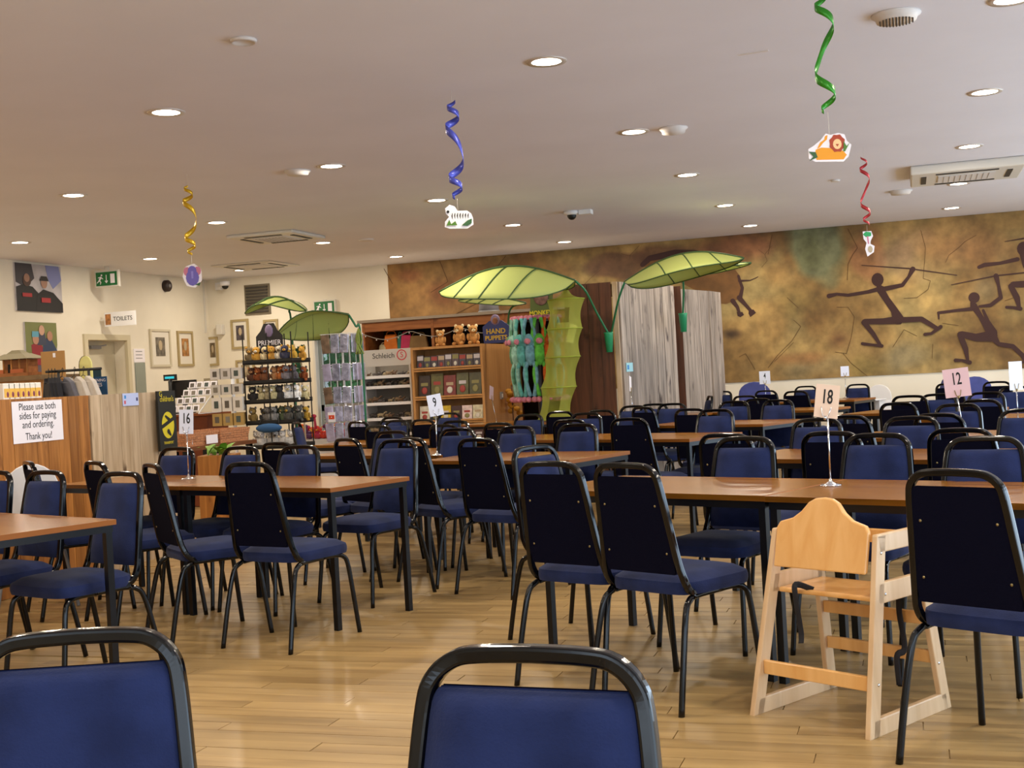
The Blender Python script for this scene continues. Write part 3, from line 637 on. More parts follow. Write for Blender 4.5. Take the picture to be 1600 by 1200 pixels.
# ---------------------------------------------------------------- number stands
def stand(u,v,cardc,txt,label,h=.36,cw=.105,chh=.15,yaw=-18,lean=0,cm=None,dist=None,tw=1):
    p=at(u,v,z=.745); t=thing('table_number_stand',label,'number stand',(p.x,p.y,.744),math.radians(yaw),'table number stands')
    # pole leans toward the card centre as photographed
    k=math.hypot(p.x,p.y); d=_M@np.array([(cardc[0]-800)/FPX,(cardc[1]-600)/FPX,1.]); q=k/math.hypot(d[0],d[1]); c=Vector((d[0]*q,d[1]*q,EYE+d[2]*q)); c=t.matrix_world.inverted()@c if False else Matrix.Rotation(-math.radians(yaw),3,'Z')@(c-Vector((p.x,p.y,.744)))
    MB().lathe([(.045,0),(.045,.003),(.02,.008),(.006,.02),(.004,.03)],20).obj('base',mChrome,t)
    cb=c-Vector((0,0,chh/2)); MB().tube([(0,0,.02),tuple(cb)],.0035,n=8).obj('pole',mChrome,t)
    R=Matrix.Rotation(math.radians(lean),4,'Y'); M=Matrix.Translation(c)@R
    f=MB(); f.box((0,0,0),(cw,.0016,chh)); o=f.obj('card',cm or mCard,t); o.data.transform(M); 
    g=MB().tube([(-.02,-.006,-chh*.5+.045),(-.012,-.006,-chh*.5+.01),(0,-.006,-chh*.5),(.012,-.006,-chh*.5+.01),(.02,-.006,-chh*.5+.045)],.0025,n=6); g.ball((0,-.004,-chh*.5),(.008,.008,.01)); o2=g.obj('clip',mRivet if cw>.1 else mChrome,t); o2.data.transform(M)
    if txt: text(txt,chh*.6,mInk,o,M@TM(0,-.0016,chh*.12),'number',bold=.0012,sx=.58*tw)
    return t
mCardW=mat('card_cream','e8d2c0',.6); mCardP=mat('card_pink','dcbcc4',.6); mCardB=mat('card_bluish','dfe4f4',.6)
stand(1298,758,(1292,627),'18','white number 18 card on a chrome stand, on the table behind the high chair',yaw=-8,lean=8,cm=mCardW,cw=.098,chh=.138)
stand(295,748,(291,659),'16','white number 16 card on a chrome stand on the left table',yaw=12,lean=3,cm=mCardB,cw=.09,chh=.15)
stand(683,711,(680,633),'9','curled number 9 card on a chrome stand, centre left',yaw=30,lean=-8,cm=mCardB,cw=.1,chh=.15)
p12=(1505,676); stand(*p12,(1495,598),'12','pinkish number 12 card on a chrome stand at the right',yaw=-8,lean=-5,cm=mCardP,cw=.16,chh=.185)
stand(1197,632,(1195,590),'4','number 4 card on a thin stand before the mural',yaw=-5,cm=mCardB,cw=.135,chh=.16)
stand(1322,622,(1320,580),'','blank bright card on a thin stand near the white dado',yaw=20,cm=mCardB,cw=.11,chh=.13)
stand(1591,661,(1587,587),'','white card on a stand at the far right edge, turned edge on',yaw=40,cm=mCardB,cw=.12,chh=.2)
stand(776,662,(768,614),'','edge on card on a thin stand before the bookcase side',yaw=88,lean=12,cm=mCardP,cw=.12,chh=.15)
stand(990,652,(985,600),'','edge on card on a thin stand before the grey boards',yaw=93,lean=8,cm=mCard,cw=.13,chh=.17)
# ---------------------------------------------------------------- wooden high chair
def wooden_high_chair():
    # ground corners measured: rear-left (-.60,4.51) rear-right (-.18,4.25) front-right (.09,4.65) front-left (-.38,5.03)
    O=Vector((-.267,4.61,0)); a=math.radians(-31); t=thing('wooden_high_chair','pale beech child high chair standing before the number 18 table','high chair',O,a)
    W=.25; b=.016
    for s in (-1,1):
        x=s*W; xi=s*(W-.035)
        # side frame: rear post, front post (splayed), floor rail, seat rail, arm rail
        nm='side_frame'
        rb,rt=(x,-.235,0),(s*(W-.03),-.11,.66); fb,ft=(x,.235,0),(s*(W-.03),.16,.66)
        def pt(A,B,z): A=Vector(A);B=Vector(B); return A+(B-A)*(z/.66)
        m=MB()
        def plate(poly):   # poly of (y,z) drawn in the leaning side plane
            def to(yy,zz,q): return (s*(W-.03*zz/.66-q*.022),yy,zz)
            m.prism(poly,1,to)
        yr=lambda z:-.26+(.15)*z/.66; yf=lambda z:.26-.1*z/.66
        plate([(yr(0),0),(yr(0)+.06,0),(yr(.66)+.055,.66),(yr(.66),.66)])
        plate([(yf(0)-.055,0),(yf(0),0),(yf(.66),.66),(yf(.66)-.05,.66)])
        plate([(yr(0)+.02,0),(yf(0)-.02,0),(yf(.06)-.02,.06),(yr(.06)+.02,.06)])
        plate([(yr(.43)+.02,.43),(yf(.43)-.02,.43),(yf(.5)-.02,.5),(yr(.5)+.02,.5)])
        plate([(yr(.6)+.02,.6),(yf(.6)-.02,.6),(yf(.66),.662),(yr(.66),.662)])
        o=m.obj('side_frame',wood('beech_daylit','c8a47a','dabb94',2,.38,.2,None,10,1.5,.04),t,bevel=.004)  # same beech, lightened: daylight glare on the side frames is put into the colour
        for (yy,zz) in ((yr(.6)+.025,.6),(yr(.46)+.06,.46),(yf(.47)-.06,.47),(yr(.2)+.03,.17),(yf(.2)-.03,.17)): MB().ball((s*(W-.03*zz/.66+.001),yy,zz),(.003,.006,.006),8,4).obj('bolt',mChrome,o)
    # back board with domed top, leaning with the rear posts
    hw=.19; poly=[(-hw,.53),(hw,.53),(hw,.66)]+[(hw-.01,.685),(hw-.05,.70),(.1,.725),(.06,.76),(.03,.775),(0,.78)]; poly+= [(-x,z) for x,z in poly[::-1][1:-2]][:0]
    top=[(hw,.53),(hw,.67),(hw-.012,.69),(.125,.705),(.09,.73),(.062,.762),(.035,.776),(0,.78)]
    poly=top+[(-x,z) for x,z in top[::-1][1:]]
    def to(x,z,q): return (x,-.26+.15*z/.66-.012+q*.02,z)
    MB().prism(poly,1,to).obj('back_board',mBeech,t,bevel=.005)
    MB().box((0,.02,.44),(2*W-.1,.27,.018)).obj('seat',mBeech,t,bevel=.006)
    MB().box((0,.17,.615),(2*W-.1,.02,.05)).obj('front_rail',mBeech,t,bevel=.004)
    for z,yy in ((.19,.26-.1*.19/.66-.03),(.33,.26-.1*.33/.66-.03)): MB().box((0,yy,z),(2*(W-.03*z/.66)-.045,.018,.045)).obj('stretcher',mBeech,t,bevel=.003)
    z=.17; MB().box((0,-.26+.15*z/.66+.03,z),(2*(W-.03*z/.66)-.045,.018,.05)).obj('stretcher',mBeech,t,bevel=.003)
    mStrap=mat('strap_webbing','14141c',.8)
    MB().tube(smooth([(-.06,-.1,.449),(-.1,-.145,.47),(-.1,-.15,.42),(-.1,-.13,.3),(-.095,-.14,.26)]),.0015,.012,6,nrm=(0,1,0)).obj('harness_strap',mStrap,t)
    MB().tube(smooth([(.1,.1,.45),(.12,.155,.44),(.12,.16,.34),(.14,.15,.22),(.12,.13,.19),(.13,.12,.09)]),.0015,.012,6,nrm=(0,1,0)).obj('harness_strap',mStrap,t)
wooden_high_chair()
# ---------------------------------------------------------------- white plastic high chairs
def antilop(loc,rz,label,wsc=1):
    t=thing('plastic_high_chair',label,'high chair',loc,rz,'white plastic high chairs'); t.scale=(wsc,wsc,1)
    ar=[(-.19,.5),(.19,.5),(.19,.72)]+[(.19*math.cos(q),.72+.17*math.sin(q)) for q in [math.pi*k/12 for k in range(1,12)]]+[(-.19,.72)]
    MB().prism(ar,.02,lambda x,z,q:(x,-.14-.05*(z-.5)/.4+q,z)).obj('backrest',mWhite,t,bevel=.006)
    MB().box((0,0,.53),(.42,.36,.03)).box((0,.16,.61),(.42,.03,.18)).box((-.2,0,.6),(.025,.34,.16)).box((.2,0,.6),(.025,.34,.16)).obj('seat_shell',mWhite,t,bevel=.01)
    MB().box((0,.16,.7),(.46,.26,.02)).obj('tray',mWhite,t,bevel=.008)
    for sx in (-1,1):
        for sy in (-1,1): MB().tube([(sx*.16,sy*.13,.52),(sx*.27,sy*.27,0)],.013).obj('leg',mGrey2,t)
p=at(45,703,x=-5.28); antilop((p.x,p.y,0),math.radians(40),'white plastic high chair with grey legs against the left counter',.86)
antilop((-.5,17.2,0),math.radians(150),'white plastic high chair far off against the white dado')
# round backed chairs at the far wall
def round_chair(u,v,rz,label,y=16.6):
    p=at(u,v,y=y); t=thing('round_back_chair',label,'chair',(p.x,p.y,0),rz,'round backed purple blue chairs')
    m=mat('violet_cloth','3d437e',.8,var=.1); h=p.z
    ar=[(-.21,.45),(.21,.45),(.21,h-.16)]+[(.21*math.cos(q),h-.16+.16*math.sin(q)) for q in [math.pi*k/10 for k in range(1,10)]]+[(-.21,h-.16)]
    MB().prism(ar,.04,lambda x,z,q:(x,.2+.1*(z-.45)+q,z)).obj('backrest',m,t,bevel=.01)
    MB().box((0,0,.45),(.44,.42,.06)).obj('seat',m,t,bevel=.015)
    for sx in (-1,1):
        for sy in (-1,1): MB().tube([(sx*.18,sy*.17,.43),(sx*.21,sy*.2,0)],.012,n=6).obj('leg',mSteel,t)
round_chair(1180,597,math.radians(10),'round backed purple chair behind the number 4 stand')
round_chair(1536,588,math.radians(20),'round backed purple chair right of the number 12 card')
round_chair(1445,592,math.radians(-75),'round backed chair seen edge on before the white dado')
# ---------------------------------------------------------------- left counter screen
CX=-5.66; zt=1.295
ct=thing('counter_screen','boarded counter screen, varnished boards left and pale boards right, on the left of the hall','counter',(CX,0,0))
def boards(mb_y0,mb_y1,m,w,x=0,h=zt,th=.02,parent=ct,name='board'):
    n=max(1,round((mb_y1-mb_y0)/w)); w=(mb_y1-mb_y0)/n; me=MB().box((0,0,h/2),(th,w-.003,h)).mesh(name,m)
    for k in range(n):
        o=bpy.data.objects.new(name,me); C.objects.link(o); o.parent=parent; o.location=(x+random.uniform(-.002,.002),mb_y0+w*(k+.5),0)
boards(4.2,7.64,mOrange,.115); boards(7.66,8.72,mPale,.118)
MB().box((-.16,6.45,zt/2-.01),(.28,4.5,zt-.05)).box((-.17,6.45,zt-.018),(.33,4.54,.03)).obj('carcass',mPine,ct)
MB().box((-.16,8.73,zt/2),(.33,.02,zt)).obj('end_board',mPale,ct)
# paper notice
WALLX=Matrix(((0,0,1,0),(1,0,0,0),(0,1,0,0),(0,0,0,1)))   # text plane facing +X, reading along +Y
pn=at(60,658,x=CX+.015); pw,ph_=.51,.285
t=thing('paper_notice','white paper notice in black type taped to the varnished boards','notice',(CX+.0135,pn.y,pn.z))
o=MB().box((0,0,0),(.0012,pw,ph_*.98)).obj('sheet',mCard,t)
for k,l in enumerate(['Please use both','sides for paying','and ordering.','Thank you!']):
    text(l,.068,mInk,t,Matrix.Translation((.001,0,[.1,.04,-.02,-.1][k]))@WALLX,'lettering',sx=.88)
# little screen card on the pale boards
p=at(205,624,x=CX+.02); t=thing('small_display_card','small glossy blue and white card at the top of the pale boards','card',(CX+.014,p.y,p.z))
MB().box((0,0,0),(.004,.2,.095)).obj('card',mat('card_lilac','b9c4ea',.3),t)
for a,b,c in ((-.07,.02,'3a8ad0'),(-.075,-.02,'c65a6a'),(.08,0,'3a3a66')): MB().box((.0025,a,b),(.001,.022,.025)).obj('mark',mat('mk'+c,c,.5),t)
# tall dark sign at the end of the pale boards
p0=at(252,614,x=CX+.1); p1=at(278,700,x=CX+.1); cy_=(p0.y+p1.y)/2
t=thing('tall_sign','tall narrow black sign with yellow globe emblem, standing at the end of the pale boards','sign',(CX+.06,cy_+.02,.83))
MB().box((0,0,.235),(.02,.24,.47)).obj('board',mat('sign_black','10120e',.5),t)
mY=mat('sign_yellow','c9b81c',.5)
for l,z,sz in (("children's",.405,.062),('aaaaaaaaa',.335,.0),('TRANSPORT',.06,.03),('& HERITAGE',.03,.0)):
    if sz: text(l,sz,mY,t,Matrix.Translation((.0105,0,z))@WALLX,'lettering',sx=.8)
text('G',.06,mY,t,Matrix.Translation((.0105,-.08,.445))@WALLX,'lettering')
MB().add([(.0108,.085*math.cos(q*math.pi/12),.2+.105*math.sin(q*math.pi/12)) for q in range(24)],[list(range(24))]).obj('globe',mY,t)
GB=MB(); GB.lay=(.0003,0,0); GB.ribbon([(-.08,.19),(.08,.25)],[.03,.03],lambda x,y:(.0114,x,y)).ribbon([(-.03,.27),(.02,.24)],[.02,.03],lambda x,y:(.0114,x,y)).ribbon([(0,.15),(.03,.12)],[.04,.02],lambda x,y:(.0114,x,y)).obj('continent',mat('sign_black','10120e',.5),t)
# row of snack packs on the counter
for k in range(7):
    v=618-.9*k; p=at(4+8.2*k,v,x=CX-.1); mk_=mat('pack_white','e9e4d6',.4)
    t=thing('snack_pack','white and yellow snack pack on the counter top, %s from the left in the row'%['first','second','third','fourth','fifth','sixth','last'][k],'pack',(CX-.09,p.y,zt-.003),0,'snack packs on the counter')
    MB().box((0,0,.055),(.05,.066,.11)).obj('box',mk_,t,bevel=.004)
    MB().box((.0255,0,.045),(.002,.05,.06)).obj('front_print',mat('pack_yellow','e4b44a',.5),t); MB().ball((.0262,.008,.035),(.002,.012,.02)).obj('spot_print',mat('pack_maroon','7a2f4a',.5),t)
# shelf with a toy village house behind
def bx(name,label,cat,u0,v0,u1,v1,y,d,m,bev=.004,floor=False,grp=None):
    a=at(u0,v0,y=y); b=at(u1,v1,y=y); cx=(a.x+b.x)/2; z1=a.z; z0=0 if floor else b.z
    t=thing(name,label,cat,(cx,y+d/2,z0),0,grp); MB().box((0,0,(z1-z0)/2),(abs(b.x-a.x),d,z1-z0)).obj('body',m,t,bevel=bev); return t,abs(b.x-a.x),z1-z0
t,wx,hz=bx('display_cupboard','light wooden cupboard behind the varnished counter boards','cupboard',-10,597,70,640,10.8,.6,mCase,floor=True)
MB().box((0,-.02,hz+.02),(wx+.1,.75,.05)).obj('worktop',mat('worktop_brown','6f5636',.6,var=.2),t)
TOPZ=hz+.045
p=at(20,590,y=10.95); t=thing('toy_house','model wooden house with wide hipped roof on the left cupboard','model house',(p.x,11.05,TOPZ))
MB().box((0,0,.02),(.44,.28,.04)).obj('base',mPine,t); MB().box((0,.03,.11),(.3,.18,.14)).obj('house_wall',mPine,t)
for k in range(5): MB().box((-.2+k*.1,-.11,.11),(.014,.014,.15)).obj('post',mOrange,t)
MB().box((0,0,.215),(.5,.34,.06),taper=.45).obj('roof',mat('roof_grey','8d8468',.8),t); MB().box((0,0,.262),(.2,.13,.04),taper=.5).obj('upper_roof',mat('roof_grey','8d8468',.8),t)
MB().box((-.06,-.062,.09),(.05,.006,.09)).obj('doorway',mBlack,t); MB().box((.08,-.13,.06),(.16,.01,.04)).box((-.14,-.13,.06),(.1,.01,.04)).obj('railing',mat('rail_orange','a8562a',.6),t)
p=at(81,592,y=11.0); t,_,_=bx('cardboard_panel','plain brown board standing on the cupboard with a white tag','board',63,550,102,592,11.0,.02,mat('kraft','a97f4a',.8)); 
a=at(84,555,y=10.99); MB().box((a.x-t.location.x,-.014,a.z-t.location.z),(.03,.004,.045)).obj('tag',mCard,t)
# clothes rail with T-shirts
yr_=10.2; a=at(72,581,y=yr_); b=at(158,576,y=yr_); t=thing('clothes_rail','black clothes rail behind the counter screen','clothes rail',((a.x+b.x)/2,yr_,0)); cxr=(a.x+b.x)/2; zr=(a.z+b.z)/2; hwr=(b.x-a.x)/2
MB().tube([(-hwr,0,zr),(hwr,0,zr)],.014,nrm=(0,0,1)).obj('rail',mBlack,t)
for s in (-1,1): MB().tube([(s*hwr*.55,0,zr),(s*hwr*.55,0,.03)],.014).box((s*hwr*.55,0,.02),(.04,.5,.04)).obj('upright',mBlack,t)
def shirt(px_,m,label,rz,logo=None):
    p=at(px_,590,y=yr_); t=thing('t_shirt',label,'t-shirt',(p.x,yr_,zr),math.radians(rz),'T-shirts on the rail')
    MB().tube(smooth([(0,0,.01),(.02,0,.03),(.03,0,.01),(.01,0,-.02),(0,0,-.05)],4),.003,n=6).tube([(-.18,0,-.11),(0,0,-.05),(.18,0,-.11)],.004,n=6).obj('hanger',mBlack,t)
    fr=[(-.07,-.06),(-.2,-.11),(-.29,-.27),(-.21,-.31),(-.19,-.27),(-.19,-.66),(.19,-.66),(.19,-.27),(.21,-.31),(.29,-.27),(.2,-.11),(.07,-.06),(.03,-.1),(-.03,-.1)]
    MB().prism(fr,.05,lambda x,z,q:(x,-.025+q+.01*math.sin(x*30),z)).obj('garment',m,t,bevel=.01)
    if logo: MB().box((.04,-.034,-.34),(.14,.004,.06)).obj('logo_print',mat('logo_orange','d8491c',.6),t)
mNavy=mat('shirt_navy','15161f',.9); mSg=mat('shirt_grey','5c5c66',.9,var=.08,vs=20); mSw=mat('shirt_light','b9b2aa',.9,var=.06,vs=20)
for k,u in enumerate((76,81,86)): shirt(u,mNavy,['dark navy T-shirt at the left end of the rail','dark navy T-shirt second from the left on the rail','dark navy T-shirt against the grey one'][k],-44)
shirt(97,mSg,'mid grey T-shirt on the rail with an orange print',-26,1); shirt(116,mSw,'pale grey T-shirt on the rail, left of its twin',-28); shirt(130,mSw,'pale grey T-shirt at the right end of the rail',-24)
# surf shaped sign and opening times poster
a=at(135,600,y=11.2); t=thing('rounded_sign','pale yellow round-topped board behind the clothes rail','sign',(a.x,11.2,0))
zt_=at(135,556,y=11.2).z; w2=.075; pl=[(-w2,.9),(w2,.9),(w2,zt_-.1)]+[(w2*math.cos(q),zt_-.1+.1*math.sin(q)) for q in [math.pi*k/8 for k in range(1,8)]]+[(-w2,zt_-.1)]
MB().prism(pl,.02,lambda x,z,q:(x,q,z)).obj('board',mat('pale_yellow','dcd88c',.6),t); MB().prism(pl,.02,lambda x,z,q:(x-.03,q+.03,z+.004)).obj('dark_backing',mBlack,t); MB().box((0,.03,.46),(.04,.02,.92)).box((0,.03,.01),(.25,.25,.02)).obj('stand',mBlack,t)
a=at(154,603,y=11.6); t=thing('blue_poster','blue opening times poster on a post beside the toilet door','poster',(a.x,11.6,0))
MB().box((0,0,a.z),(.22,.01,.2)).obj('panel',mat('poster_blue','16507e',.5),t); MB().box((-.05,.015,a.z+.12),(.16,.01,.14)).obj('panel',mat('poster_teal','1c4250',.5),t); MB().box((0,.02,a.z/2),(.03,.02,a.z)).box((0,.02,.01),(.3,.3,.02)).obj('post',mGrey2,t)
text('OPENING',.045,mCard,t,TM(0,-.0065,a.z+.06),'lettering'); text('TIMES',.055,mCard,t,TM(-.02,-.0065,a.z+.01),'lettering')
# ---------------------------------------------------------------- things on the left wall
def wallrect(u0,v0,u1,v1): 
    a=at(u0,v0,x=XL); b=at(u1,v1,x=XL); return (a.y+b.y)/2,(a.z+b.z)/2,abs(b.y-a.y),abs(a.z-b.z)
def poster(u0,v0,u1,v1,label,paint):
    y,z,w_,h_=wallrect(u0,v0,u1,v1); t=thing('photo_poster',label,'poster',(XL,y,z)); MB().box((.012,0,0),(.024,w_,h_)).obj('panel',mat('poster_bg','b4b0b4',.5,var=.15,vs=5),t)
    for k,(nm,poly,c) in enumerate(paint): MB().prism([(px_*w_,pz*h_) for px_,pz in poly],.001,lambda x,zz,q:(.0245+.0012*(k+1)+q,x,zz)).obj(nm,mat('pp'+c,c,.6),t)
poster(20,410,96,489,'photo poster of two people in black printed shirts, high on the left wall',[('tree_print',[(-.5,.1),(-.5,.5),(-.15,.5),(-.1,.2),(-.3,0)],'3c3a40'),('banner_print',[(.15,.5),(.45,.5),(.5,.2),(.3,0),(.2,.2)],'7d84b4'),('shirt_print',[(-.5,-.5),(-.5,0),(-.35,.06),(-.15,.02),(-.02,-.12),(-.02,-.5)],'100f12'),('shirt_print',[(-.1,-.5),(-.06,-.14),(.08,-.02),(.3,-.08),(.5,-.3),(.5,-.5)],'131013'),('beard_print',ell(-.27,.14,.09,.12),'4a3228'),('face_print',ell(-.27,.2,.06,.09),'96705c'),('face_print',ell(.1,.12,.07,.12),'a5806c'),('cap_print',[(0,.16),(.04,.26),(.16,.26),(.2,.16)],'2a2626'),('text_print',[(-.38,-.2),(-.38,-.12),(-.18,-.12),(-.18,-.2)],'a3262a'),('text_print',[(.02,-.3),(.02,-.2),(.22,-.2),(.22,-.3)],'a3262a')])
poster(36,503,90,592,'photo poster of a family of three outdoors, low on the left wall',[('foliage_print',[(-.5,-.5),(-.5,.5),(.5,.5),(.5,.1),(.2,-.5)],'747a48'),('trousers_print',[(-.3,-.5),(-.3,-.25),(.1,-.25),(.1,-.5)],'5c5460'),('jacket_print',[(-.3,-.25),(-.34,.1),(-.1,.16),(.1,0),(.1,-.25)],'8c2a34'),('shirt_print',[(0,-.05),(.05,.22),(.3,.22),(.48,.0),(.45,-.1)],'30405c'),('shirt_print',[(-.15,.1),(-.12,.32),(.1,.32),(.14,.1)],'3c4254'),('face_print',ell(-.2,.2,.1,.09),'b0846c'),('cap_print',[(-.32,.24),(-.3,.34),(-.1,.34),(-.1,.24)],'5c9cb4'),('face_print',ell(0,.36,.09,.09),'c09880'),('face_print',ell(.25,.26,.09,.09),'a87c64')])
def exit_sign(name,label,loc,face,w_=.34,h_=.19,hang=.06):
    t=thing(name,label,'exit sign',loc); X=face  # 'y' faces -Y
    MB().box((0,0,-h_/2-hang),(w_+.04,.05,h_+.04)).obj('casing',mOff,t); MB().box((0,0,-hang/2),(.06,.03,hang)).obj('bracket',mOff,t)
    f=MB().box((0,-.027,-h_/2-hang),(w_,.004,h_)).obj('green_panel',mGreen,t); z=-h_/2-hang
    g=MB(); to=lambda x,y:(x,-.0305,z+y)
    g.ribbon([(-.09,.02),(-.115,-.02)],[.03,.026],to).ribbon([(-.115,-.02),(-.09,-.045),(-.1,-.07)],[.018,.014,.012],to).ribbon([(-.115,-.02),(-.15,-.05)],[.018,.012],to).ribbon([(-.085,.025),(-.055,.0)],[.014,.01],to).ribbon([(-.095,.025),(-.13,.02)],[.014,.01],to).add([to(-.075+.014*math.cos(q),.052+.014*math.sin(q)) for q in [k*math.pi/5 for k in range(10)]],[list(range(10))])
    g.obj('running_figure',mCard,t)
    MB().ribbon([(0,.05),(0,-.05)],[.012,.012],to).ribbon([(-.02,-.03),(0,-.055)],[.012,.012],to).ribbon([(.02,-.03),(0,-.055)],[.012,.012],to).obj('arrow',mCard,t)
    MB().box((.1,-.0295,z),(.07,.002,.13)).obj('door_symbol',mCard,t)
p=at(168,433,x=XL+.3); exit_sign('exit_sign','green running man exit sign hanging by the left wall',(p.x,p.y,HC),'y',hang=.08)
p=at(508,483,y=YF-.03); exit_sign('exit_sign','green running man exit sign above the glazed back door',(p.x,YF-.03,p.z+.15),'y',hang=.03)
p=at(188,498,x=XL+.35); t=thing('toilets_sign','white TOILETS sign projecting from the left wall','sign',(p.x,p.y,p.z))
MB().box((0,0,0),(.5,.03,.2)).obj('panel',mWhite,t); MB().box((-.27,.0,0),(.1,.02,.03)).obj('bracket',mOff,t); text('TOILETS',.085,mInk,t,TM(.05,-.0165,0),'lettering'); MB().box((-.19,-.0155,0),(.09,.002,.15)).obj('picture_print',mat('pict','a8703c',.6,var=.4,vs=30),t)
p=at(258,447,x=XL); t=thing('alarm_sounder','round dark alarm sounder high on the left wall','alarm',(XL,p.y,p.z)); Rz=Matrix.Rotation(math.pi/2,3,'Y')
m=MB(); m.lathe([(.09,0),(.09,.06),(.07,.08),(.001,.08)],20); o=m.obj('body',mat('sounder_brown','2c1c1a',.5),t); o.data.transform(Rz.to_4x4()); m=MB(); m.lathe([(.03,.081),(.028,.09),(.001,.09)],14); o=m.obj('centre_ring',mGrey2,t); o.data.transform(Rz.to_4x4())
# conduit in the corner
p=at(318,438,x=XL+.02); q=at(318,520,x=XL+.02); t=thing('conduit','thin white cable conduit down the left wall','conduit',(XL+.012,p.y,q.z)); MB().box((0,0,(HC-q.z)/2),(.02,.025,HC-q.z)).obj('channel',mOff,t)
# framed pictures
mFrm=mat('frame_gold','a8966a',.5); mFrmW=mat('frame_cream','c9c0a8',.5); mMat=mat('picture_mount','dcd6c8',.8)
def picture(u0,v0,u1,v1,label,wall,fm,art):
    if wall=='l': y,z,w_,h_=wallrect(u0,v0,u1,v1); t=thing('framed_picture',label,'picture',(XL,y,z),math.radians(90),'framed animal pictures')
    else:
        a=at(u0,v0,y=YF); b=at(u1,v1,y=YF); w_,h_=abs(b.x-a.x),abs(a.z-b.z); t=thing('framed_picture',label,'picture',((a.x+b.x)/2,YF,(a.z+b.z)/2),0,'framed animal pictures')
    f=MB(); fr_=.035
    f.box((0,-.015,h_/2-fr_/2),(w_,.03,fr_)).box((0,-.015,-h_/2+fr_/2),(w_,.03,fr_)).box((w_/2-fr_/2,-.015,0),(fr_,.03,h_-2*fr_)).box((-w_/2+fr_/2,-.015,0),(fr_,.03,h_-2*fr_)); f.obj('frame',fm,t)
    MB().box((0,-.006,0),(w_-2*fr_,.01,h_-2*fr_)).obj('mount',mMat,t); o=MB().box((0,-.013,.02),(w_*.45,.004,h_*.5)).obj('print',mat('art_'+art,art,.7,var=.45,vs=14),t)
    MB().ball((0,-.015,.04),(w_*.1,.002,h_*.14)).obj('animal_print',mat('art2_'+art,art[:0]+'b4a284',.7),t)
picture(232,514,267,573,'large cream framed picture beside the toilet door','l',mFrmW,'6c6458'); picture(275,517,302,572,'gold framed orange print, middle one on the left wall','l',mFrm,'a0703c'); picture(323,527,343,571,'small narrow framed picture in the far corner','b',mFrm,'6a5a40')
picture(361,500,391,544,'framed grey print on the back wall, left of its neighbour','b',mFrm,'4c4448'); picture(412,500,437,544,'framed print on the back wall above the plush rack','b',mFrm,'6c6250'); picture(369,563,400,600,'low framed print behind the card spinner','b',mFrm,'8a7c60')
# vent, thermostat box, notice, mirror
a=at(382,446,y=YF); b=at(424,490,y=YF); t=thing('wall_vent','dark grey louvred vent high on the back wall','vent',((a.x+b.x)/2,YF,(a.z+b.z)/2)); W_,H_=b.x-a.x,a.z-b.z
MB().box((0,-.01,0),(W_,.02,H_)).obj('frame',mat('vent_tan','6e6450',.6),t)
for k in range(9): MB().box((0,-.03,-H_*.4+k*H_*.1),(W_*.85,.02,H_*.06)).obj('louvre',mat('vent_dark','3a342c',.6),t)
a=at(347,515,y=YF); t=thing('wall_box','small cream control box in the far corner','control box',(a.x,YF,a.z)); MB().box((0,-.05,0),(.11,.1,.17)).obj('box',mOff,t,bevel=.01)
y,z,w_,h_=wallrect(208,545,226,566); t=thing('wall_notice','small white notice above the mirror right of the toilet door','notice',(XL,y,z)); MB().box((.005,0,0),(.01,w_,h_)).obj('sheet',mCard,t)
for k in range(3): MB().box((.0105,-.01,.06-k*.05),(.001,w_*.6,.012)).obj('text_line',mGrey2,t)
y,z,w_,h_=wallrect(210,567,229,640); t=thing('wall_mirror','narrow mirror on the left wall beside the toilet door','mirror',(XL,y,z)); MB().box((.01,0,0),(.02,w_,h_)).obj('mirror_glass',mat('mirror','9aa6a8',.08,.9),t)
# ---------------------------------------------------------------- till desk, card racks
t,wx,hz=bx('till_desk','reddish wooden till desk behind the basket table','desk',262,652,326,700,12.2,.45,mat('desk_red','6f3416',.5,var=.15,vs=3),floor=True); TD=hz; desk=t
MB().box((0,0,hz+.015),(wx+.06,.5,.03)).obj('desk_top',mat('desk_red2','8a4a22',.4),t)
a=at(290,618,y=12.5); t=thing('monitor','black computer monitor on the till desk','monitor',(a.x,12.45,TD+.03)); MB().box((0,0,.28),(.36,.03,.2)).obj('screen',mBlack,t,bevel=.005); MB().box((0,.03,.1),(.05,.03,.2)).box((0,.03,.005),(.2,.16,.01)).obj('stand',mBlack,t)
a=at(266,590,y=12.4); t=thing('customer_display','small customer display on a pole with glowing digits','display',(a.x,12.4,TD+.03)); zz=a.z-TD-.03
MB().box((0,0,zz),(.16,.03,.07)).obj('head',mBlack,t); MB().box((0,-.016,zz),(.12,.003,.025)).obj('digits',mat('vfd','1c6a70',.4,emit='30c8d8',es=.8),t); MB().tube([(0,0,0),(0,0,zz)],.018).box((0,0,.01),(.12,.12,.02)).obj('pole',mBlack,t)
for k,(u,v,w_,h_,c,l) in enumerate([(305,615,.1,.1,'d8d2c0','small white card in a holder on the till desk'),(297,622,.13,.1,'5c8a3c','green framed print on the till desk'),(330,608,.17,.15,'8f8468','pale framed print leaning behind the card rack')]):
    a=at(u,v,y=12.35+.05*k); t=thing('desk_print',l,'print',(a.x,12.35+.05*k,TD+.03)); MB().box((0,0,(a.z-TD)/1+.02),(w_,.015,h_)).box((0,.02,(a.z-TD)/2),(.02,.01,a.z-TD)).obj('card',mat('dp'+c,c,.6),t); MB().box((0,-.009,(a.z-TD)+.02),(w_*.6,.003,h_*.6)).obj('inner_print',mMat if k!=0 else mGrey2,t)
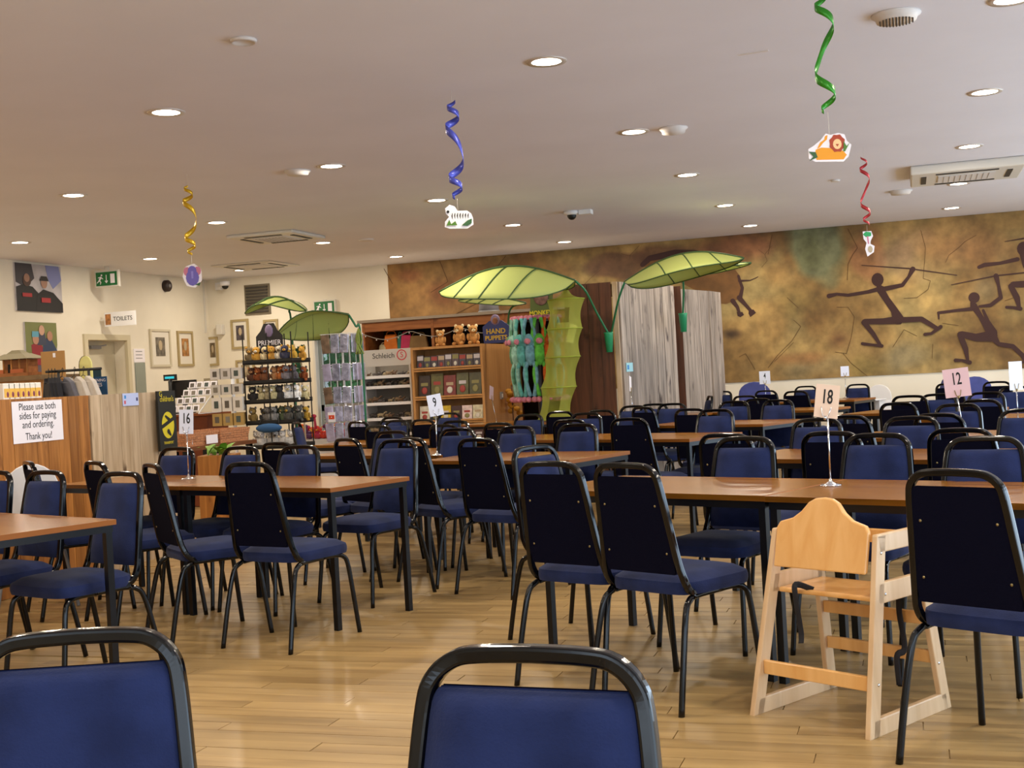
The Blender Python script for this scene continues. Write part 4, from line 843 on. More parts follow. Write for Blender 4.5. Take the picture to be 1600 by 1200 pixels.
# white tiered card rack
a=at(285,655,y=12.15); b=at(330,655,y=12.15); W_=b.x-a.x; t=thing('card_rack','white wire greeting card rack with tiers of framed cards on the till desk','card rack',((a.x+b.x)/2,12.1,TD+.03))
g=MB()
for s in (-1,1): g.bar((s*W_/2,-.2,.0),(s*W_/2,.25,.3),.01,.01).bar((s*W_/2,.25,0),(s*W_/2,.25,.3),.01,.01).bar((s*W_/2,-.2,0),(s*W_/2,.25,0),.01,.01)
for r in range(4): g.bar((-W_/2,-.2+r*.13,.03+r*.085),(W_/2,-.2+r*.13,.03+r*.085),.012,.012)
g.obj('wire_frame',mWhite,t)
for r in range(4):
    for k in range(4):
        o=MB().box((-W_/2+W_*(k+.5)/4,-.17+r*.13,.06+r*.085),(W_*.22,.008,.075),R=Matrix.Rotation(-.3,3,'X')).obj('greeting_card',mCard,t); MB().box((-W_/2+W_*(k+.5)/4,-.1755+r*.13,.06+r*.085),(W_*.13,.004,.045),R=Matrix.Rotation(-.3,3,'X')).obj('card_print',mat('cp%d'%(k%3),['5a5248','7c7466','46504a'][k%3],.7),o)
# book spinner with wooden pockets
a=at(366,640,y=12.0); t=thing('card_spinner','tall card spinner with pale and tan pockets beside the plush rack','card rack',(a.x,12.0,0)); z_of=lambda v,y=12.0,u=366:at(u,v,y=y).z
MB().tube([(0,0,0),(0,0,z_of(580))],.02).lathe([(.25,0),(.25,.03),(.03,.05)],18).obj('pole',mWhite,t)
rowv=[(575,592,'cac4bc'),(600,616,'c6c0b6'),(620,642,'d8d2c8'),(645,664,'a98a4e'),(668,686,'a88a50')]
for r,(v0,v1,c) in enumerate(rowv):
    z1,z0=z_of(v0),z_of(v1)
    for k in range(3):
        for s in (0,1):
            if s and k!=1: continue
            x=(-1+k)*.13; yy=-.13 if not s else .13
            o=MB().box((x,yy,(z0+z1)/2),(.115,.03,z1-z0)).obj('card_pocket',mat('cpk'+c,c,.7,var=.08),t); 
            if not s: MB().box((x,-.147,(z0+z1)/2),(.05,.004,(z1-z0)*.5)).obj('card_print',mat('cp%d'%((k+r)%3),'5a5248',.7),o)
# basket table
A_=at(293,700,z=.78); B_=at(400,687,z=.78); dv=(B_-A_); L_=dv.length; ang=math.atan2(dv.y,dv.x); t=thing('basket_table','long wooden table with black legs carrying the wicker baskets','table',(A_.x,A_.y,0),ang)
MB().box((L_/2,.3,.765),(L_,.62,.035)).obj('table_top',mat('basket_table_wood','6a3e20',.4,var=.2,vs=3),t)
for x in (.05,L_/2,L_-.05):
    for y in (.05,.55): MB().box((x,y,.375),(.05,.05,.75)).obj('leg',mSteel,t)
mWick=mat('wicker','b0764e',.8,var=.3,vs=60,bump=.6,bs=90)
def basket(s,w_,label,paper):
    p=Vector((A_.x,A_.y,.783))+Vector((math.cos(ang),math.sin(ang),0))*s+Vector((-math.sin(ang),math.cos(ang),0))*.26; t=thing('wicker_basket',label,'basket',p,ang,'wicker baskets on the basket table'); d_=.4
    g=MB(); g.box((0,0,.01),(w_,d_,.02)); 
    for k in range(5): frame_rect2(g,-w_/2-.004*k,w_/2+.004*k,-d_/2-.004*k,d_/2+.004*k,.03+k*.022,.02,.014)
    g.obj('wicker_body',mWick,t)
    for k in range(9): MB().box((random.uniform(-w_*.4,w_*.4),random.uniform(-.14,.14),.05),(.14,.1,.06),rz=random.random()*3,).obj('packet',mat('packet%d'%(k%3),['c9a28a','d8cfc8','b07a4a'][k%3],.4),t)
    if paper: MB().box((w_*.28,-d_/2-.02,.05),(.18,.004,.08)).obj('price_label',mCard,t)
basket(L_*.27,L_*.44,'wicker basket on the left half of the basket table',True); basket(L_*.75,L_*.42,'wicker basket on the right half of the basket table',False)
a=at(328,712,y=9.4); t=thing('planter_box','varnished wooden planter box with leaves below the basket table','planter',(a.x,9.55,0),math.radians(15)); hp=a.z
MB().box((0,0,hp/2),(.3,.3,hp)).obj('box',mOrange,t,bevel=.004)
mLf=mat('plant_leaf','6f9a2c',.5); lf=MB().grid(lambda u,v:(u*.16,(v-.5)*.07*math.sin(math.pi*min(1,u*1.02+.02)),.05*math.sin(u*2.4)),5,2).mesh('leaf',mLf,False)
for k in range(16):
    o=bpy.data.objects.new('leaf',lf); C.objects.link(o); o.parent=t; o.location=(random.uniform(-.08,.08),random.uniform(-.1,.06),hp-.005); o.rotation_euler=(0,random.uniform(-.7,.1),k*2.4)
# ---------------------------------------------------------------- plush toys
mEye=mat('eye_black','060606',.2)
def plush(kind,s,loc,rz,label,group,fur,acc,fn='plush_toy'):
    t=thing(fn,label,'plush toy',loc,rz,group)
    b=MB(); b.ball((0,0,s*.42),(s*.34,s*.3,s*.42),10,7)
    for sx in (-1,1): b.ball((sx*s*.26,-s*.28,s*.12),(s*.13,s*.2,s*.12)).ball((sx*s*.33,-s*.12,s*.5),(s*.1,s*.1,s*.24))
    b.obj('body',fur,t)
    h=MB(); h.ball((0,-s*.12,s*.98),(s*.3,s*.27,s*.27),12,8); h=h.obj('head',fur,t)
    for sx in (-1,1):
        MB().ball((sx*s*.24,-s*.05,s*1.2),(s*.11,s*.05,s*.12)).obj('ear',acc,t)
        MB().ball((sx*s*.11,-s*.36,s*1.03),s*.035,6,4).obj('eye',mEye,h)
    MB().ball((0,-s*.36,s*.9),(s*.14,s*.1,s*.1)).obj('muzzle',acc,t); MB().ball((0,-s*.46,s*.93),s*.035,6,4).obj('nose',mEye,h)
    return t
def fur(c): return mat('fur_'+c,c,.95,var=.25,vs=25,bump=.5,bs=120)
rkY=12.0; zz=lambda v,u=425:at(u,v,y=rkY).z; a=at(385,600,y=rkY); b=at(463,600,y=rkY); RX=(a.x+b.x)/2; RW=(b.x-a.x)
t=thing('plush_rack','black wire display rack with five tiers of plush toys','display rack',(RX,rkY+.15,0)); tiers=[567,599,629,662,700]
for v in tiers: 
    g=MB().box((0,0,zz(v)),(RW,.42,.014)); frame_rect2(g,-RW/2,RW/2,-.21,.21,zz(v)+.02,.04,.006); g.obj('wire_tier',mBlack,t)
for s in (-.5,.0,.5):
    for y in (-.2,.2): MB().box((s*(RW-.02),y,zz(520)/2),(.01,.01,zz(520))).obj('upright',mBlack,t)
a0=at(417,527,y=rkY); MB().prism([(-.16,0),(.16,0),(.16,.26),(.1,.33),(.06,.42),(-.06,.42),(-.1,.33),(-.16,.26)],.01,lambda x,z,q:(a0.x-RX+x,-.1+q,zz(557)+z*.86)).obj('header_board',mat('header_black','1c1a1c',.5),t); text('PREMIER',.075,mCard,t,TM(a0.x-RX,-.1015,zz(557)+.15),'lettering'); text('COLLECTION',.03,mCard,t,TM(a0.x-RX,-.1015,zz(557)+.09),'lettering'); MB().ball((a0.x-RX,-.1,zz(557)+.28),(.05,.008,.07)).obj('emblem',mat('emblem_mauve','7c6c8c',.5),t)
RK=[(567,['7c6a4a','c8963c','d8c8a0','c89440','dcd2bc','3c3c50','c8a040'],['tan','gold','cream','golden','white','navy','yellow']),(599,['5c3a28','8c4a24','7a4a2c','bc8a5c','b46a34','7c7478','5c5860'],['dark brown','chestnut','brown','sandy','orange brown','grey','slate']),
(629,['2c2826','c8bc90','a89c7c','d0c89c','3c3a3a','e4e4e4','e8e8e8'],['black','cream','beige','straw','charcoal','white','snow white']),(662,['8c7440','b08c34','74706c','8c8a88','5a6448','54524c','484844'],['ochre','mustard','grey','silver grey','olive','dark grey','charcoal grey']),(700,['d8d4d0','dcd8d4','e0dcd8','c8c4c0','dedad6','e2e0dc','60584e'],['white spotted','off white','milky white','light grey','ivory','chalk white','brown grey'])]
tn=['top','second','third','fourth','bottom']; on=['far left','second','third','middle','fifth','sixth','far right']
for r,(v,cs,ns) in enumerate(RK):
    for k,c in enumerate(cs):
        if r==3 and k in (1,): continue
        plush('x',.14,(RX-RW/2+RW*(k+.5)/7+random.uniform(-.01,.01),rkY+.06+random.uniform(-.03,.03),zz(v)+.008),random.uniform(-.5,.5),'%s plush animal on the %s tier of the plush rack, %s'%(ns[k],tn[r],on[k]),'plush animals on the wire rack',fur(c),fur(cs[(k+3)%7]))
        if r<4 and k%2==0: plush('x',.125,(RX-RW/2+RW*(k+.9)/7,rkY+.21,zz(v)+.008),random.uniform(-.5,.5),'%s plush animal at the back of the %s tier of the rack'%(ns[(k+2)%7],tn[r]),'plush animals on the wire rack',fur(cs[(k+2)%7]),fur(c))
a=at(398,668,y=11.6); t=thing('blue_cushion','flat blue plush cushion hanging at the front of the rack','cushion',(a.x,rkY-.1,zz(668))); MB().ball((0,0,0),(.16,.06,.05),12,7).obj('pad',mat('cushion_blue','28507c',.9),t); MB().tube([(-.12,0,.03),(-.1,.05,.12)],.004).tube([(.12,0,.03),(.1,.05,.12)],.004).obj('hanging_loop',mBlack,t)
# white plinth with red toys
t,wx,hz=bx('white_plinth','low white plinth under the glossy red toys','plinth',452,688,522,730,13.2,.5,mWhite,floor=True); PH=hz; PX=t.location.x
for k in range(18):
    c=['d8301c','c42a34','5a2c6c','e86a1c','b8204c','d8301c'][k%6]; x=PX+.28*(-.9+1.8*(k%9)/8)+.09; y=13.25+.16*(k//9)+random.uniform(-.02,.02); t=thing('rubber_toy','glossy %s rubber toy on the white plinth, %s row, %s from the left'%(['red','crimson','purple','orange','raspberry','scarlet'][k%6],['front','back'][k//9],['first','second','third','fourth','fifth','sixth','seventh','eighth','last'][k%9]),'toy',(x,y,PH),random.uniform(-1,1),'glossy rubber toys on the plinth'); m=mat('gloss_'+c,c,.15,coat=.8); h=random.uniform(.9,1.5) if k!=4 else 2.6
    MB().ball((0,0,.05),(.045,.06,.05)).tube([(0,-.03,.07),(0,-.045,.1*h)],.016,n=8).obj('body',m,t); MB().ball((0,-.05,.1*h+.01),(.026,.034,.026)).obj('head',m,t); MB().ball((0,-.085,.1*h+.005),(.012,.014,.008),6,4).obj('beak',mat('beak_yellow','e8b41c',.3),t)
# wire spinner with shiny packets
sy=13.0; a=at(538,600,y=sy); t=thing('packet_spinner','white wire spinner hung with shiny cellophane packets in front of the glass door','display rack',(a.x,sy,0)); z_=lambda v:at(534,v,y=sy).z
g=MB(); g.lathe([(.22,0),(.22,.03),(.03,.05)],18); g.tube([(0,0,0),(0,0,z_(520))],.012)
for v in (522,570,574,610,614,652,656,690):
    for s in (-.17,.17): g.bar((-.19,s,z_(v)),(.19,s,z_(v)),.007,.007).bar((s,-.19,z_(v)),(s,.19,z_(v)),.007,.007)
for x in (-.17,-.085,0,.085,.17):
    for s in (-.17,.17): g.bar((x,s,z_(690)),(x,s,z_(522)),.005,.005)
g.obj('wire_frame',mWhite,t)
mCello=mat('cellophane','b4b6d0',.12,.35,var=.35,vs=18,coat=1,bump=.9,bs=25); mPk=[mCello,mat('packet_lilac','b8b0cc',.3,var=.2,vs=12,coat=.6,bump=.4),mat('packet_brownish','7c6450',.4,var=.3,vs=14)]
for r,(v0,v1) in enumerate([(523,552),(568,595),(604,630),(634,658),(660,688)]):
    for k in range(3):
        MB().box(((k-1)*.115,-.19,(z_(v0)+z_(v1))/2),(.105,.02,z_(v0)-z_(v1)),R=Matrix.Rotation(.08*(k-1),3,'Y')).obj('packet',mPk[0 if k else (2 if r in(0,2) else 1)],t,bevel=.008)
        MB().box((.19,(k-1)*.11,(z_(v0)+z_(v1))/2),(.02,.09,z_(v0)-z_(v1))).obj('packet',mPk[k%2],t,bevel=.008)
a=at(517,652,y=sy-.3); t=thing('price_card','small white card with orange print on the packet spinner','card',(a.x,sy-.28,a.z)); MB().box((0,0,0),(.09,.004,.11)).box((.0,.02,0),(.01,.05,.01)).obj('card',mCard,t); MB().box((0,-.003,0),(.07,.002,.045)).obj('print',mat('logo_orange','d8491c',.6),t)
# figurine stand
fy=14.6; a=at(562,548,y=fy); b=at(641,545,y=fy); zf=lambda v:at(600,v,y=fy).z; FX=(a.x+b.x)/2; FW=b.x-a.x; t=thing('figurine_stand','white shelving stand with toy animal figurines and a red S logo','display stand',(FX,fy,0))
mSt=mat('stand_white','c6c2bc',.5); mStB=mat('stand_back','8d857a',.6)
MB().box((0,.42,zf(546)/2),(FW,.03,zf(546))).obj('back_panel',mStB,t); MB().box((0,.02,(zf(546)+zf(572))/2),(FW,.02,zf(546)-zf(572))).obj('header_panel',mSt,t)
for s in (-1,1): MB().box((s*(FW/2-.012),.2,zf(546)/2),(.024,.44,zf(546))).obj('side_panel',mSt,t)
text('Schleich',.095,mInk,t,TM(-FW*.04,.009,zf(556)),'lettering'); mRed=mat('logo_red','c82838',.5)
ring=MB(); ring.add([((.055 if q%2 else .068)*math.cos((q//2)*math.pi/12),0,(.055 if q%2 else .068)*math.sin((q//2)*math.pi/12)) for q in range(48)],[(2*i,2*((i+1)%24),2*((i+1)%24)+1,2*i+1) for i in range(24)]); o=ring.obj('logo_ring',mRed,t); o.location=(FW*.32,.008,zf(556)); text('S',.1,mRed,t,TM(FW*.32,.0085,zf(556)),'lettering')
tv=[590,606,632,656,680]; cols=['6c5038','3a3230','8c7458','58504c','a08c6c']
for r,v in enumerate(tv):
    MB().box((0,.2,zf(v)),(FW-.05,.42,.02)).box((0,-.005,zf(v)+.01),(FW-.05,.008,.035)).obj('shelf',mWhite,t)
    for k in range(9):
        c=cols[(k*3+r)%5]; s=random.uniform(.035,.06) if r else random.uniform(.03,.05); q=thing('toy_figurine','%s toy animal figurine, %s shelf, %s from the left on the white stand'%(['tan','dark','sandy','grey','beige'][(k*3+r)%5],['top','second','third','fourth','bottom'][r],['first','second','third','fourth','fifth','sixth','seventh','eighth','ninth'][k]),'figurine',(FX-FW/2+.07+(FW-.14)*k/8,fy+.1+random.uniform(-.03,.05),zf(v)+.01),random.uniform(-.6,.6),'toy animal figurines on the white stand'); g=MB(); g.ball((0,0,s*1.0),(s*.9,s*.4,s*.42),8,5)
        for lx in (-1,1):
            for ly in (-1,1): g.tube([(lx*s*.55,ly*s*.2,s*.9),(lx*s*.6,ly*s*.2,0)],s*.13,n=5)
        g.tube([(s*.7,0,s*1.1),(s*1.15,0,s*1.6)],s*.2,n=6).ball((s*1.3,0,s*1.6),(s*.34,s*.2,s*.2),6,4); g.obj('body',mat('figurine_'+c,c,.5),q)
# bookcase
by=14.2; a=at(641,543,y=by); b=at(753,541,y=by); zb=lambda v:at(700,v,y=by).z; BX=(a.x+b.x)/2; BW=b.x-a.x; BH=zb(540); BD=1.5
t=thing('bookcase','tall light maple bookcase of face out books, its long side turned to the hall','bookcase',(BX,by,0))
for s in (-1,1): MB().box((s*(BW/2-.015),BD/2,BH/2),(.03,BD,BH)).obj('side_panel',mCase,t)
MB().box((0,BD/2,BH-.015),(BW-.06,BD,.03)).obj('top_panel',mCase,t); MB().box((0,.4,BH/2),(BW-.06,.02,BH-.06)).obj('back_panel',mCase,t)
bv=[(577,9,.17,0),(622,5,.28,1),(660,6,.19,2),(694,6,.19,3)]
bcs=[['3a3038','4a3c44','3c3644','544048'],['3a2a22','5c5a34','6a6438','4c4a2c','7c2c28','2c2622'],['d4ccb8','3c1c1c','2c2c2c','e0c8c4','c8a820','d0c8a8'],['5c2c24','7c4438','4a2420']]
for r,(v,n,h,kk) in enumerate(bv):
    z=zb(v); MB().box((0,.2,z),(BW-.06,.4,.025)).box((0,.005,z+.02),(BW-.06,.01,.03)).obj('shelf',mCase,t)
    for k in range(n):
        c=bcs[r][(k*2+k//3)%len(bcs[r])]; w_=(BW-.1)/n*.93; hh=h*random.uniform(.93,1.05); q=thing('book','%s book standing face out, %s shelf of the bookcase, %s from the left'%(['dark','olive','pale','reddish'][r],['top','second','third','lowest'][r],['first','second','third','fourth','fifth','sixth','seventh','eighth','ninth'][k]),'book',(BX-BW/2+.05+(BW-.1)*(k+.5)/n,by+.06+.0*k,z+.0125),0,'face out books on the bookcase')
        R=Matrix.Rotation(-.12,3,'X'); MB().box(R@Vector((0,0,hh/2)),(w_,.02,hh),R=R).obj('cover',mat('bk'+c,c,.35,coat=.3,var=.2,vs=20),q); c2=['c8c0c4','8c8450','a03c34','b49c7c'][(k+r)%4]; MB().box(R@Vector((0,-.0112,hh*(.78 if r==0 else .6))),(w_*(.9 if r==0 else .6),.001,hh*(.3 if r==0 else .14)),R=R).obj('title_panel',mat('bt'+c2,c2,.5),q); MB().ball(R@Vector((0,-.011,hh*.32)),(w_*.26,.003,hh*.16),8,5,R=R).obj('cover_picture',mat('bt'+['a03c34','8c8450','d8d0c0'][k%3],['a03c34','8c8450','d8d0c0'][k%3],.5),q)
a=at(783,618,x=BX+BW/2); t=thing('light_switch','small grey switch plate on the bookcase side','switch',(BX+BW/2+.0,a.y,a.z)); MB().box((.008,0,0),(.016,.09,.09)).obj('plate',mGrey2,t); MB().box((.018,0,0),(.008,.03,.045)).obj('rocker',mWhite,t)
# hand puppets header and tiger plush
a=at(776,540,y=by+.15); t=thing('hand_puppets_sign','blue HAND PUPPETS sign with monkey face crest on the bookcase','sign',(a.x,by+.15,BH))
MB().prism([(-.16,0),(.16,0),(.17,.2),(.08,.27),(-.08,.27),(-.17,.2)],.012,lambda x,z,q:(x,q,z)).obj('board',mat('sign_blue','28306c',.5),t); text('HAND',.085,mat('sign_gold','c8a41c',.5),t,TM(0,-.002,.14),'lettering',bold=.002); text('PUPPETS',.075,mat('sign_gold','c8a41c',.5),t,TM(0,-.002,.06),'lettering',bold=.002); MB().ball((0,0,.28),(.06,.012,.065),12,8).obj('crest',mat('emblem_mauve','7c6c8c',.5),t); MB().ball((0,-.01,.27),(.035,.008,.04),10,6).obj('monkey_face',fur('8a5c44'),t)
for k,(u,s,rz) in enumerate([(692,.16,.2),(722,.2,-.2),(742,.19,.5),(799,.16,0)]):
    a=at(u,545,y=by+.3) if k<3 else at(799,540,x=BX+BW/2-.12); plush('tiger',s,(a.x,by+.25 if k<3 else a.y,BH),rz,['small tan plush cub at the left on the bookcase top','sitting tan plush cub in the middle of the bookcase top','tan plush cub next to the blue sign','tan plush cub right of the blue sign'][k],'tan plush cubs on the bookcase',fur('b8864a'),fur('e0cfa4'))
# wall shelf behind (pine, dark inside)
wy=16.9; a=at(566,508,y=wy); b=at(905,486,y=wy); zw=lambda v,u=700:at(u,v,y=wy).z; WX=(a.x+b.x)/2; WW=b.x-a.x; WT=zw(496); t=thing('pine_shelving','long pine shelving unit with dark bays below the mural','shelving',(WX,wy,0))
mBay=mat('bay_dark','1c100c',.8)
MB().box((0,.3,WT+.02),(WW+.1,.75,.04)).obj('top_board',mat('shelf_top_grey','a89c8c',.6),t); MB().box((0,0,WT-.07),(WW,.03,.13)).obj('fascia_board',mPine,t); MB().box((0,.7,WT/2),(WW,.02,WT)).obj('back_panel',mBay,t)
for k in range(4): MB().box((-WW/2+.02+(WW-.04)*k/3,.33,WT/2),(.04,.7,WT)).obj('upright',mPine,t)
MB().box((0,.33,zw(549)),(WW-.04,.68,.03)).obj('shelf',mPine,t); MB().box((0,.33,.9),(WW-.04,.68,.03)).obj('shelf',mPine,t); SZ=zw(549)+.015
g=MB(); pts=[]
for k in range(41): u=k/40; pts.append((-WW/2+WW*u*.7,-.03,WT-.16-.1*abs(math.sin(u*math.pi*3))**1.2))
lt=thing('string_lights','thin string of small lights draped along the pine shelf','string lights',(WX,wy,0)); g.tube(pts,.006,n=5); g.obj('cord',mat('cord_pale','a8a49c',.5),lt)
for k in range(1,40,3): MB().ball(Vector(pts[k])-Vector((0,.005,.02)),.011,6,4).obj('bulb',mWhite,lt)
for k,(u,c,l,sh) in enumerate([(600,'c8bc98','cream cloth bag on the pine shelf, far left',0),(612,'d8741c','orange bag on the pine shelf',1),(626,'2c7c74','teal bottle bag on the pine shelf',2),(636,'cc3464','bright pink bag on the pine shelf',1),(655,'8a6a3c','tan leather bag lying on the pine shelf',3)]):
    a=at(u,540,y=wy+.2); t=thing('shoulder_bag',l,'bag',(a.x,wy+.2,SZ),random.uniform(-.3,.3),'bags on the pine shelf'); w_=[.16,.25,.08,.2,.32][k]; h=[.15,.29,.27,.27,.25][k]
    MB().box((0,0,h/2),(w_,.12,h),taper=.72).obj('bag_body',mat('bag_'+c,c,.7,var=.1),t,bevel=.02); MB().tube(smooth([(-w_*.3,0,h*.95),(-w_*.2,0,h*1.15),(w_*.2,0,h*1.15),(w_*.3,0,h*.95)],4),.006,n=6).obj('handle',mat('bag_'+c,c,.7),t)
# grey box on top of shelving (behind the leaf)
a=at(762,478,y=wy+.2); t=thing('grey_bucket','small grey drum standing on the shelving top behind the leaf canopy','drum',(a.x,wy+.25,WT+.04)); MB().lathe([(.15,0),(.13,.2),(.12,.24),(.001,.24)],20).obj('drum',mat('drum_grey','7c7c84',.6),t); MB().lathe([(.155,.0),(.16,.02),(.153,.03)],20,cap=False).obj('rim',mGrey2,t)
# ---------------------------------------------------------------- boarded lobby: brown face along the wall, grey faces running back at an angle
LZ=2.25; c0=at(962,440,z=LZ); c1=at(1103,451,z=LZ); cl=at(880,443,y=c0.y)
lob=thing('boarded_lobby','tall lobby of brown boards at left and weathered grey boards in front','lobby',(c0.x,c0.y,0))
def boardrun(p,q,m,w,h,name='board',gap=.003):
    p=Vector((p[0],p[1],0)); q=Vector((q[0],q[1],0)); d=q-p; L=d.length; n=max(1,round(L/w)); w=L/n; a=math.atan2(d.y,d.x); me=MB().box((0,0,h/2),(w-gap,.03,h)).mesh(name,m)
    for k in range(n):
        o=bpy.data.objects.new(name,me); C.objects.link(o); o.parent=lob; o.location=p+d*(k+.5)/n+Vector((random.uniform(-.003,.003),random.uniform(-.003,.003),0)); o.rotation_euler.z=a
D=Vector((c1.x-c0.x,c1.y-c0.y,0)); 
def fr_at(u):  # fraction along the grey face for image column u
    r=at(u,500,z=2.0); 
    # intersection of viewing line with face line
    A=Vector((c0.x,c0.y)); d=Vector((D.x,D.y)); rr=Vector((r.x,r.y)); den=d.x*rr.y-d.y*rr.x; return (A.y*rr.x-A.x*rr.y)/den
f1,f2=fr_at(1053),fr_at(1064)
P0=Vector((0,0,0)); boardrun((cl.x-c0.x,0),(-.06,0),mBrown,.14,LZ); boardrun(P0+D*.02,P0+D*f1,mGrey,.115,LZ); boardrun(P0+D*f2,P0+D,mGrey,.115,LZ-.03)
nv_=Vector((-D.y,D.x,0)).normalized()
MB().box((-.02,.02,LZ/2),(.05,.05,LZ)).obj('corner_trim',mPale,lob); MB().bar(P0+D*f1+nv_*.06,P0+D*f1+nv_*.06+Vector((0,0,LZ)),.02,.02).bar(P0+D*((f1+f2)/2)+nv_*.05,P0+D*((f1+f2)/2)+nv_*.05+Vector((0,0,LZ)),(f2-f1)*D.length,.02).obj('gap_post',mBrown,lob)
E_=P0+D+nv_*.0; boardrun((D.x+.02,D.y+.02),(D.x+.09,D.y+.55),mGrey,.13,LZ-.03)
MB().add([tuple(P0+Vector((cl.x-c0.x,.02,LZ-.02))),(-.02,.02,LZ-.02),(D.x,D.y+.03,LZ-.05),(D.x+.1,D.y+.55,LZ-.05),(cl.x-c0.x,D.y+.5,LZ-.02)],[(0,1,2,3,4)]).obj('roof_sheet',mBrown,lob)
pr=at(977,574,y=c0.y); t=thing('display_card','small pale blue card on the grey boards near the corner','card',(0,0,0)); fcard=fr_at(977); q=Vector((c0.x,c0.y,pr.z))+D*fcard-nv_*.022; t.location=q; t.rotation_euler.z=math.atan2(D.y,D.x)
MB().box((0,0,0),(.16,.006,.1)).obj('card',mat('card_cyan','a8dce8',.4),t); MB().box((-.04,-.004,0),(.04,.002,.05)).obj('mark',mat('mk3a8ad0','3a8ad0',.5),t)
# ---------------------------------------------------------------- leaf canopies
mLeaf=sheet('canopy_cloth','c2cc78','a8b43a',.34,rough=.6); mVein=mat('canopy_vein','2f4a1c',.6); mStem=mat('canopy_stem','1c6a44',.4); mCup=mat('canopy_cup','1f8a5c',.4)
def leaf(label,base,tip,side,wid,arch,dn,df,stem,cup=None):
    """base, tip: ends of the midrib; side: unit-ish vector toward the near edge; dn/df: how far near / far edge hangs down"""
    O=Vector(base); t=thing('leaf_canopy',label,'leaf canopy',O,0,None); T=Vector(tip)-O; S=Vector(side).normalized()
    def pt(u,v,off=0):
        prof=(math.sin(math.pi*min(1,u)**.85)**.75) if 0<u<1 else 0
        w=wid*prof; p=T*u+Vector((0,0,arch*math.sin(math.pi*u)))
        dr=(dn if v>0 else df)*prof*abs(v)**1.25
        return p+S*(w*v)-Vector((0,0,dr-off))
    g=MB().grid(lambda a,b:tuple(pt(a,2*b-1)),24,12); o=g.obj('leaf_cloth',mLeaf,t,fix=False); md=o.modifiers.new('s','SOLIDIFY'); md.thickness=.004
    MB().tube([pt(k/20,0,.006) for k in range(21)],.011,n=6).obj('midrib',mVein,t)
    for u0 in (.28,.5,.72):
        for s in (-1,1): MB().tube([pt(u0+.11*q/6,s*q/6,.004) for q in range(7)],.008,n=5).obj('vein',mVein,t)
    MB().tube([pt(k/24,1) for k in range(25)]+[pt(1-k/24,-1) for k in range(1,24)],.007,n=5,closed=True).obj('rim_wire',mVein,t)
    MB().tube(smooth([Vector(q)-O for q in stem]),.012,n=8).obj('stem',mStem,t)
    if cup is not None: 
        c=Vector(cup)-O; MB().lathe([(.035,-.2),(.05,0),(.055,.02),(.001,.02)],14,c).box(c+Vector((0,.055,-.08)),(.03,.06,.16)).obj('holder_cup',mCup,t)
    return t
ly=c0.y-.12; cupA=at(951,522,y=ly)
b3=at(899,439,y=ly-.5); t3=at(686,457,y=ly-1.2); leaf('large bright green leaf canopy pointing left over the bookcase',b3,t3,(-.1,-1,0),.42,.21,.36,.24,[b3,at(915,455,y=ly-.4),at(932,488,y=ly-.15),cupA],cupA)
b4=at(976,441,y=ly-.3); t4=at(1162,404,y=ly-.5); leaf('large green leaf canopy pointing right in front of the mural',b4,t4,(.05,-1,0),.36,.17,.20,.25,[b4,at(966,470,y=ly-.2),cupA+Vector((.03,0,0))])
cupB=at(1067,492,y=c0.y+1.0); b5=at(1067,428,y=c0.y+.7); leaf('third leaf canopy mostly hidden behind the right one, with its own green holder',b5,b5+Vector((.75,.25,.08)),(0,-1,0),.2,.03,.04,.06,[b5,at(1068,455,y=c0.y+.85),cupB],cupB)
b6=at(822,474,y=15.8); t6=at(716,470,y=15.6); leaf('small darker leaf canopy behind the large left one',b6,t6,(0,-1,0),.3,.06,.1,.05,[b6,at(800,480,y=15.8),at(794,502,y=15.9)+Vector((0,0,0)),Vector((at(794,502,y=15.9).x,15.95,BH))])
s1=at(452,486,y=12.9); b1=at(478,486,y=12.8); t1=at(383,490,y=12.4); leaf('small yellow green leaf canopy above the plush rack, left',b1,t1,(0,-1,0),.3,.17,.09,.03,[b1+Vector((-.15,0,.08)),s1,at(456,520,y=12.9),Vector((at(456,520,y=12.9).x,12.9,.02))])
b2=at(545,492,y=12.9); t2=at(432,524,y=12.5); leaf('long green leaf canopy beside the back exit sign',b2,t2,(.1,-1,.15),.26,.12,.03,.24,[b2,at(556,510,y=12.9),at(564,530,y=12.95),Vector((at(566,560,y=13).x,13.0,.02))])
# raffia tassel and ivy
a=at(567,520,y=13.0); t=thing('raffia_tassel','pale green raffia tassel hanging from the leaf stem','tassel',(a.x-.02,12.93,a.z)); 
for k in range(9): MB().tube(smooth([(0,0,.05),(random.uniform(-.04,.04),random.uniform(-.02,.02),-.08),(random.uniform(-.06,.06),random.uniform(-.03,.03),-.24)],3),.008,n=4).obj('strand',mat('raffia','8c9a4a',.8),t)
a=at(469,540,y=12.6); zb_=at(469,590,y=12.6).z; t=thing('ivy_garland','dark green ivy garland hanging beside the plush rack','ivy',(a.x,12.6,0)); ml=mat('ivy_leaf','2c5a34',.6); MB().tube([(0,0,.02),(0,0,a.z)],.012,n=6).obj('pole',mPale,t)
me=MB().add([(0,0,0),(.035,.01,.02),(.03,0,.05),(0,-.01,.075),(-.03,0,.05),(-.035,.01,.02)],[(0,1,2,3,4,5)]).mesh('leaf',ml,False)
for k in range(20):
    o=bpy.data.objects.new('leaf',me); C.objects.link(o); o.parent=t; o.location=(random.uniform(-.03,.03),-.02+random.uniform(-.03,.01),zb_+(a.z-zb_)*k/19); o.rotation_euler=(random.uniform(-.4,.4),random.uniform(-2.5,2.5),random.uniform(-.5,.5))
